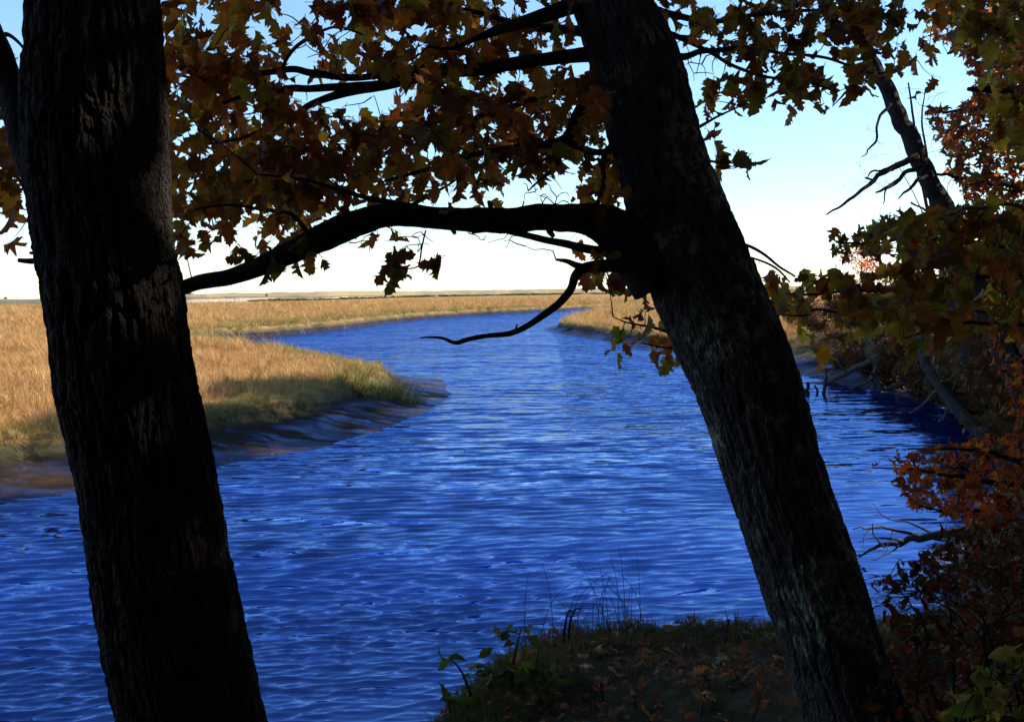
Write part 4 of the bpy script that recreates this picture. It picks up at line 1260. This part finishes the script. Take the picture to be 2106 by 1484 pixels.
def scatter(name, label, cat, pts, rot, scl, idx, sources):
    """one countless mass of grass: points that carry a tuft each (geometry nodes)"""
    coll = bpy.data.collections.new(name + '_tufts')
    for k, (me, mt) in enumerate(sources):
        me.materials.append(mt)
        coll.objects.link(bpy.data.objects.new('grass_tuft_%02d' % k, me))
    me = bpy.data.meshes.new(name)
    me.vertices.add(len(pts)); me.vertices.foreach_set('co', np.asarray(pts, np.float32).ravel())
    for an, tp, data, key in (('rot', 'FLOAT_VECTOR', rot, 'vector'), ('scl', 'FLOAT_VECTOR', scl, 'vector'), ('pick', 'INT', idx, 'value')):
        a_ = me.attributes.new(an, tp, 'POINT')
        a_.data.foreach_set(key, np.asarray(data, np.int32 if tp == 'INT' else np.float32).ravel())
    o = obj(name, me)
    tag(o, label, cat, kind='stuff')
    ng = bpy.data.node_groups.new(name, 'GeometryNodeTree')
    ng.interface.new_socket('Geometry', in_out='INPUT', socket_type='NodeSocketGeometry')
    ng.interface.new_socket('Geometry', in_out='OUTPUT', socket_type='NodeSocketGeometry')
    gi, go = ng.nodes.new('NodeGroupInput'), ng.nodes.new('NodeGroupOutput')
    ci = ng.nodes.new('GeometryNodeCollectionInfo')
    ci.inputs['Collection'].default_value = coll
    ci.inputs['Separate Children'].default_value = True
    ci.inputs['Reset Children'].default_value = True
    ip = ng.nodes.new('GeometryNodeInstanceOnPoints')
    ip.inputs['Pick Instance'].default_value = True
    for an, tp, sk in (('rot', 'FLOAT_VECTOR', 'Rotation'), ('scl', 'FLOAT_VECTOR', 'Scale'), ('pick', 'INT', 'Instance Index')):
        na = ng.nodes.new('GeometryNodeInputNamedAttribute')
        na.data_type = tp; na.inputs['Name'].default_value = an
        ng.links.new(na.outputs['Attribute'], ip.inputs[sk])
    ng.links.new(gi.outputs[0], ip.inputs['Points']); ng.links.new(ci.outputs[0], ip.inputs['Instance'])
    ng.links.new(ip.outputs[0], go.inputs[0])
    md = o.modifiers.new('scatter', 'NODES'); md.node_group = ng
    return o


gg = np.random.default_rng(123)


def wedge(r0, r1, dens, half=31):
    a = math.radians(half)
    n = int(dens * a * (r1 ** 2 - r0 ** 2))
    r = np.sqrt(gg.uniform(r0 ** 2, r1 ** 2, n)); th = gg.uniform(-a, a, n)
    return r * np.sin(th), r * np.cos(th)


px_, py_, ps_, pw_ = [], [], [], []
for r0, r1, dn, sc_, wd_ in ((17, 34, 34, .31, 1.2), (34, 60, 17, .35, 1.5), (60, 110, 5, .5, 2.0), (110, 220, 1.3, .62, 3.2), (220, 420, .22, .8, 5.0)):
    x, y = wedge(r0, r1, dn)
    px_.append(x); py_.append(y); ps_.append(np.full(len(x), sc_)); pw_.append(np.full(len(x), wd_))
X, Y_, S_, Wd = map(np.concatenate, (px_, py_, ps_, pw_))
Z, D, Wt = terrain(X, Y_)
ok = ((Z > .60) | ((Z > .40) & (D > 1.3) & (fbm(X * 1.1, Y_ * 1.1, seed=46) > .08) & (gg.random(len(X)) < .8))) & (D > 1.2) & ((Wt['N'] + Wt['R']) < .5) & (Z < 1.4)
X, Y_, S_, Wd, Z, D = X[ok], Y_[ok], S_[ok], Wd[ok], Z[ok], D[ok]
WtF = Wt['F'][ok]; WtP = Wt['P'][ok]
lean = np.stack([fbm(X * .35, Y_ * .35, seed=41), fbm(X * .35, Y_ * .35, seed=42)], -1)
rot = np.stack([lean[:, 0] * 1.6 + gg.normal(size=len(X)) * .18, lean[:, 1] * 1.6 + gg.normal(size=len(X)) * .18, gg.uniform(0, 6.28, len(X))], -1)
hv = S_ * np.clip(1 + 1.1 * fbm(X * .22, Y_ * .22, seed=43) + .5 * fbm(X * .9, Y_ * .9, seed=47), .3, 1.9) * gg.uniform(.7, 1.3, len(X))
edge = D < (4.0 + 1.2 * fbm(X * .5, Y_ * .5, seed=44) + np.where(WtF > .5, 2.5, 0) + np.where(WtP > .5, -2.0, 0))
hv = np.where(edge, hv * .75, hv); hv = np.where(Z < .6, hv * .55, hv)
scl = np.stack([np.maximum(hv, .35) * np.sqrt(Wd), np.maximum(hv, .35) * np.sqrt(Wd), hv], -1)
olive = edge & (gg.random(len(X)) < .75) | (fbm(X * .05, Y_ * .11, seed=45) > .42) & (gg.random(len(X)) < .5)
idx = np.where(olive, 4 + gg.integers(0, 2, len(X)), gg.integers(0, 4, len(X)))
src = [(tuft(200 + k, 22, .30, .016, .55 + .15 * k), M_TAN) for k in range(4)] + [(tuft(210 + k, 22, .30, .016, .7 + .3 * k), M_OLIVE) for k in range(2)]
scatter('marsh_grass', 'golden brown cordgrass covering the salt marsh', 'grass', np.stack([X, Y_, Z - .02], -1), rot, scl, idx, src)

# tall green clump at the tip of the near marsh
cp = G(800, 800, .55)
cc = Bag()
for (dx, dy, k) in ((0, 0, 1.15), (-.7, .4, 1.0), (.45, .5, .9), (-.2, -.6, .85), (-1.2, .9, .8), (.7, -.1, .6), (-1.1, -.3, .7), (.1, 1.1, 1.0)):
    me = tuft(230 + int(k * 100), 90, .45, .012, .62, 1.0, 5)
    V = np.zeros(len(me.vertices) * 3, np.float32); me.vertices.foreach_get('co', V); V = V.reshape(-1, 3) * [1, 1, k * .72] + [cp[0] + dx, cp[1] + dy, at_ground(cp[0] + dx, cp[1] + dy) - .03]
    F = np.zeros(len(me.loops), np.int32); me.loops.foreach_get('vertex_index', F)
    cc.add(V, F.reshape(-1, 4))
tag(cc.build('cordgrass_clump', M_OLIVE), 'tall green cordgrass clump at the tip of the near marsh bank', 'grass clump')

# near bank: grass, litter, seedlings, reeds
n = 16000
x = gg.uniform(-1.5, 5.5, n); y = gg.uniform(3.2, 9.0, n)
Z, D, Wt = terrain(x, y)
den = np.where(D < 1.5, .9, np.where(fbm(x * .8, y * .8, seed=51) > .05, .6, .3))
ok = (Z > .7) & (D > .35) & ((Wt['N'] + Wt['R']) > .5) & (gg.random(n) < den)
x, y, Z, D = x[ok], y[ok], Z[ok], D[ok]
hv = np.where(D < 1.5, .09, .06) * gg.uniform(.6, 1.7, len(x))
rot = np.stack([gg.normal(size=len(x)) * .35, gg.normal(size=len(x)) * .35, gg.uniform(0, 6.28, len(x))], -1)
scatter('bank_grass', 'short dark grass fringing the near bank', 'grass', np.stack([x, y, Z - .01], -1), rot, np.stack([hv, hv, hv], -1), gg.integers(0, 3, len(x)),
        [(tuft(240 + k, 16, .35, .018, .8), M_DGRASS) for k in range(3)])
bag = Bag()
n = 5200
x = gg.uniform(-1.2, 5.0, n); y = gg.uniform(3.6, 7.6, n)
Z, D, Wt = terrain(x, y)
for i in range(n):
    if Z[i] < .9 or D[i] < .5 or gg.random() > .35 + .65 * (fbm(np.array(x[i] * .9), np.array(y[i] * .9), seed=52) > -.1): continue
    kd = 'oak' if gg.random() < .6 else 'oval'
    V, F = LEAF[kd][gg.integers(7)]
    a = gg.uniform(0, 6.28); t1, t2 = gg.normal(size=2) * .35
    d = np.array([math.cos(a), math.sin(a), t1]); d /= np.linalg.norm(d)
    nn = np.array([t2 * math.sin(a), -t2 * math.cos(a), 1.0]); nn -= d * nn.dot(d); nn /= np.linalg.norm(nn)
    R = np.stack([d, np.cross(nn, d), nn], 1) * gg.uniform(.03, .085)
    bag.add(V @ R.T + [x[i], y[i], Z[i] + gg.uniform(.012, .045)], F, pick('litter', gg))
tag(bag.build('leaf_litter', M_LEAF_A), 'fallen brown and russet leaves strewn over the near bank', 'leaf litter', kind='stuff')
for i, (sx_, sy_) in enumerate(sorted([(1250, 1420), (1310, 1380), (1330, 1440), (1200, 1450), (1390, 1440), (1290, 1470), (1440, 1410), (1160, 1480), (1360, 1490), (1240, 1360), (1500, 1470), (1120, 1500), (1430, 1490), (1545, 1430)])):
    gp = G(sx_, sy_ + 12, 1.8)
    z0 = at_ground(gp[0], gp[1])
    r = thing('seedling', (gp[0], gp[1], z0), 'low red-leaved seedling on the near bank, %s from the left' % ORD[i], 'seedling', 'red-leaved seedlings on the near bank')
    pl = Plant(r, 300 + i)
    hgt = .10 + .06 * pl.g.random()
    b0 = np.array([gp[0], gp[1], z0 - .01]); b1 = b0 + [pl.g.normal() * .03, pl.g.normal() * .03, hgt]
    bb = Bag(); bb.add(*tube(np.linspace(b0, b1, 4), np.linspace(.0035, .002, 4), 5)); bb.build('stem', M_BRANCH, r)
    for k in range(9):
        t = pl.g.uniform(.3, 1); tip = b0 * (1 - t) + b1 * t
        a = k * 2.4
        pl.put_leaf(tip + np.array([math.cos(a) * .03, math.sin(a) * .03, .012]), tip, pl.g.uniform(.035, .065), 'redleaf', 'lance', -.2)
    pl.finish(20)
for i, (rx, ry, hp, ln) in enumerate([(1158, 1330, 90, 10), (1168, 1320, 85, 18), (1492, 1290, 48, 0)]):
    gp = G(rx, ry, 1.65)
    z0 = at_ground(gp[0], gp[1])
    hgt = hp * gp[1] / F_PX
    C = catmull([(gp[0], gp[1], z0 - .02), (gp[0] + .01, gp[1], z0 + hgt * .6), (gp[0] + .02 + ln * .0012, gp[1], z0 + hgt), (gp[0] + .03 + ln * .003, gp[1], z0 + hgt * (.96 if ln else 1.02))], 5)
    b = Bag(); b.add(*tube(C, np.linspace(.008, .003, len(C)), 6))
    tag(b.build('reed', M_BRANCH), ['broad dark reed with a bent tip at the bank edge', 'curved reed leaning right beside the bent reed', 'short straight stick standing on the bank edge left of the leaning oak'][i], 'reed')
bag = Bag()
for i in range(46):
    gp = G(gg.uniform(1060, 1330), 1330, 1.5)
    gp[1] += gg.uniform(-.2, .5)
    z0 = at_ground(gp[0], gp[1]); hgt = gg.uniform(.18, .5); l = gg.normal(size=2) * .09
    C = catmull([(gp[0], gp[1], z0), (gp[0] + l[0] * .4, gp[1] + l[1] * .4, z0 + hgt * .6), (gp[0] + l[0] * 1.4, gp[1] + l[1], z0 + hgt)], 4)
    bag.add(*tube(C, np.linspace(.0022, .0009, len(C)), 4, False))
tag(bag.build('grass_stalks', M_BRANCH), 'hair-thin dry grass stalks against the water at the bank edge', 'grass', kind='stuff')

# ------------------------------------------------------------------ far things
for i, (fx, fy_, w_, lb) in enumerate([(392, 611, 20, 'low round shrub on the dune just right of the thick left trunk'), (455, 609, 9, 'tiny round shrub on the dune crest, left of its smaller twin'), (548, 607, 6, 'smallest lone shrub on the dune crest'), (8, 617, 16, 'pale grey shrub on the horizon at the far left edge')]):
    Yd = 680.0
    p = P(fx, fy_, Yd)
    r = w_ / 2 * Yd / F_PX
    ro = thing('far_shrub', (p[0], p[1], p[2] - r), lb, 'shrub')
    bag = crown_cloud(np.random.default_rng(400 + i), 500, 0, r, r * .7, r * .16, 'green', lobes=8)
    bag.V = [v + p.astype(np.float32) for v in bag.V]
    bag.build('foliage', M_LEAF_A, ro)
    b = Bag(); b.add(*tube(np.linspace(p - [0, 0, r * 1.6], p, 3), r * .08, 6)); b.build('stem', M_DEAD, ro)
g = np.random.default_rng(77)
bag = Bag()
for i in range(900):
    th = math.radians(g.uniform(-13, 12))
    r0 = float(np.interp(math.degrees(th), [-16, -9, -4, 4, 40], [600, 760, 1250, 1600, 1700])) - g.uniform(4, 26)
    c = np.array([r0 * math.sin(th), r0 * math.cos(th), 1.0])
    s_ = r0 * .0016 * g.uniform(.4, 1.0)
    V = c + g.normal(size=(12, 3)) * [s_ * 3.2, s_, s_ * .45] + [0, 0, s_ * .4]
    bag.add(V, np.array([[0, 1, 2, 3], [4, 5, 6, 7], [8, 9, 10, 11], [1, 6, 11, 4]]), pick('green', g))
tag(bag.build('far_thicket', M_LEAF_A), 'thin dark line of thicket at the foot of the dunes', 'thicket', kind='stuff')

M_GULL, gnt, gb, _ = new_mat('gull_plumage')
gb.inputs['Base Color'].default_value = (.78, .78, .76, 1); gb.inputs['Roughness'].default_value = .7
for i, (gx_, gy_, lb) in enumerate([(1085, 668, 'white gull floating just above the drooping dead branch'), (1198, 648, 'white gull floating near the grassy point, the farther of two')]):
    p = G(gx_, gy_ + 2)
    k = p[1] / 100.0 * .85
    ro = thing('gull', (p[0], p[1], 0), lb, 'bird')
    C = np.array([(-.26, 0, .14), (-.18, 0, .12), (-.05, 0, .10), (.08, 0, .12), (.15, 0, .19), (.17, 0, .27), (.20, 0, .31), (.25, 0, .30)]) * k
    C = C @ np.array([[.8, .6, 0], [-.6, .8, 0], [0, 0, 1]]) + [p[0], p[1], 0]
    b = Bag(); b.add(*tube(catmull(C, 4), np.interp(np.linspace(0, 7, 29), range(8), np.array([.015, .06, .10, .095, .06, .045, .05, .015]) * k), 12)); b.build('body', M_GULL, ro)
    b = Bag(); b.add(*tube(np.stack([C[7], C[7] + (C[7] - C[6]) * 1.1]), np.array([.014, .004]) * k, 6)); b.build('beak', M_OLIVE, ro)
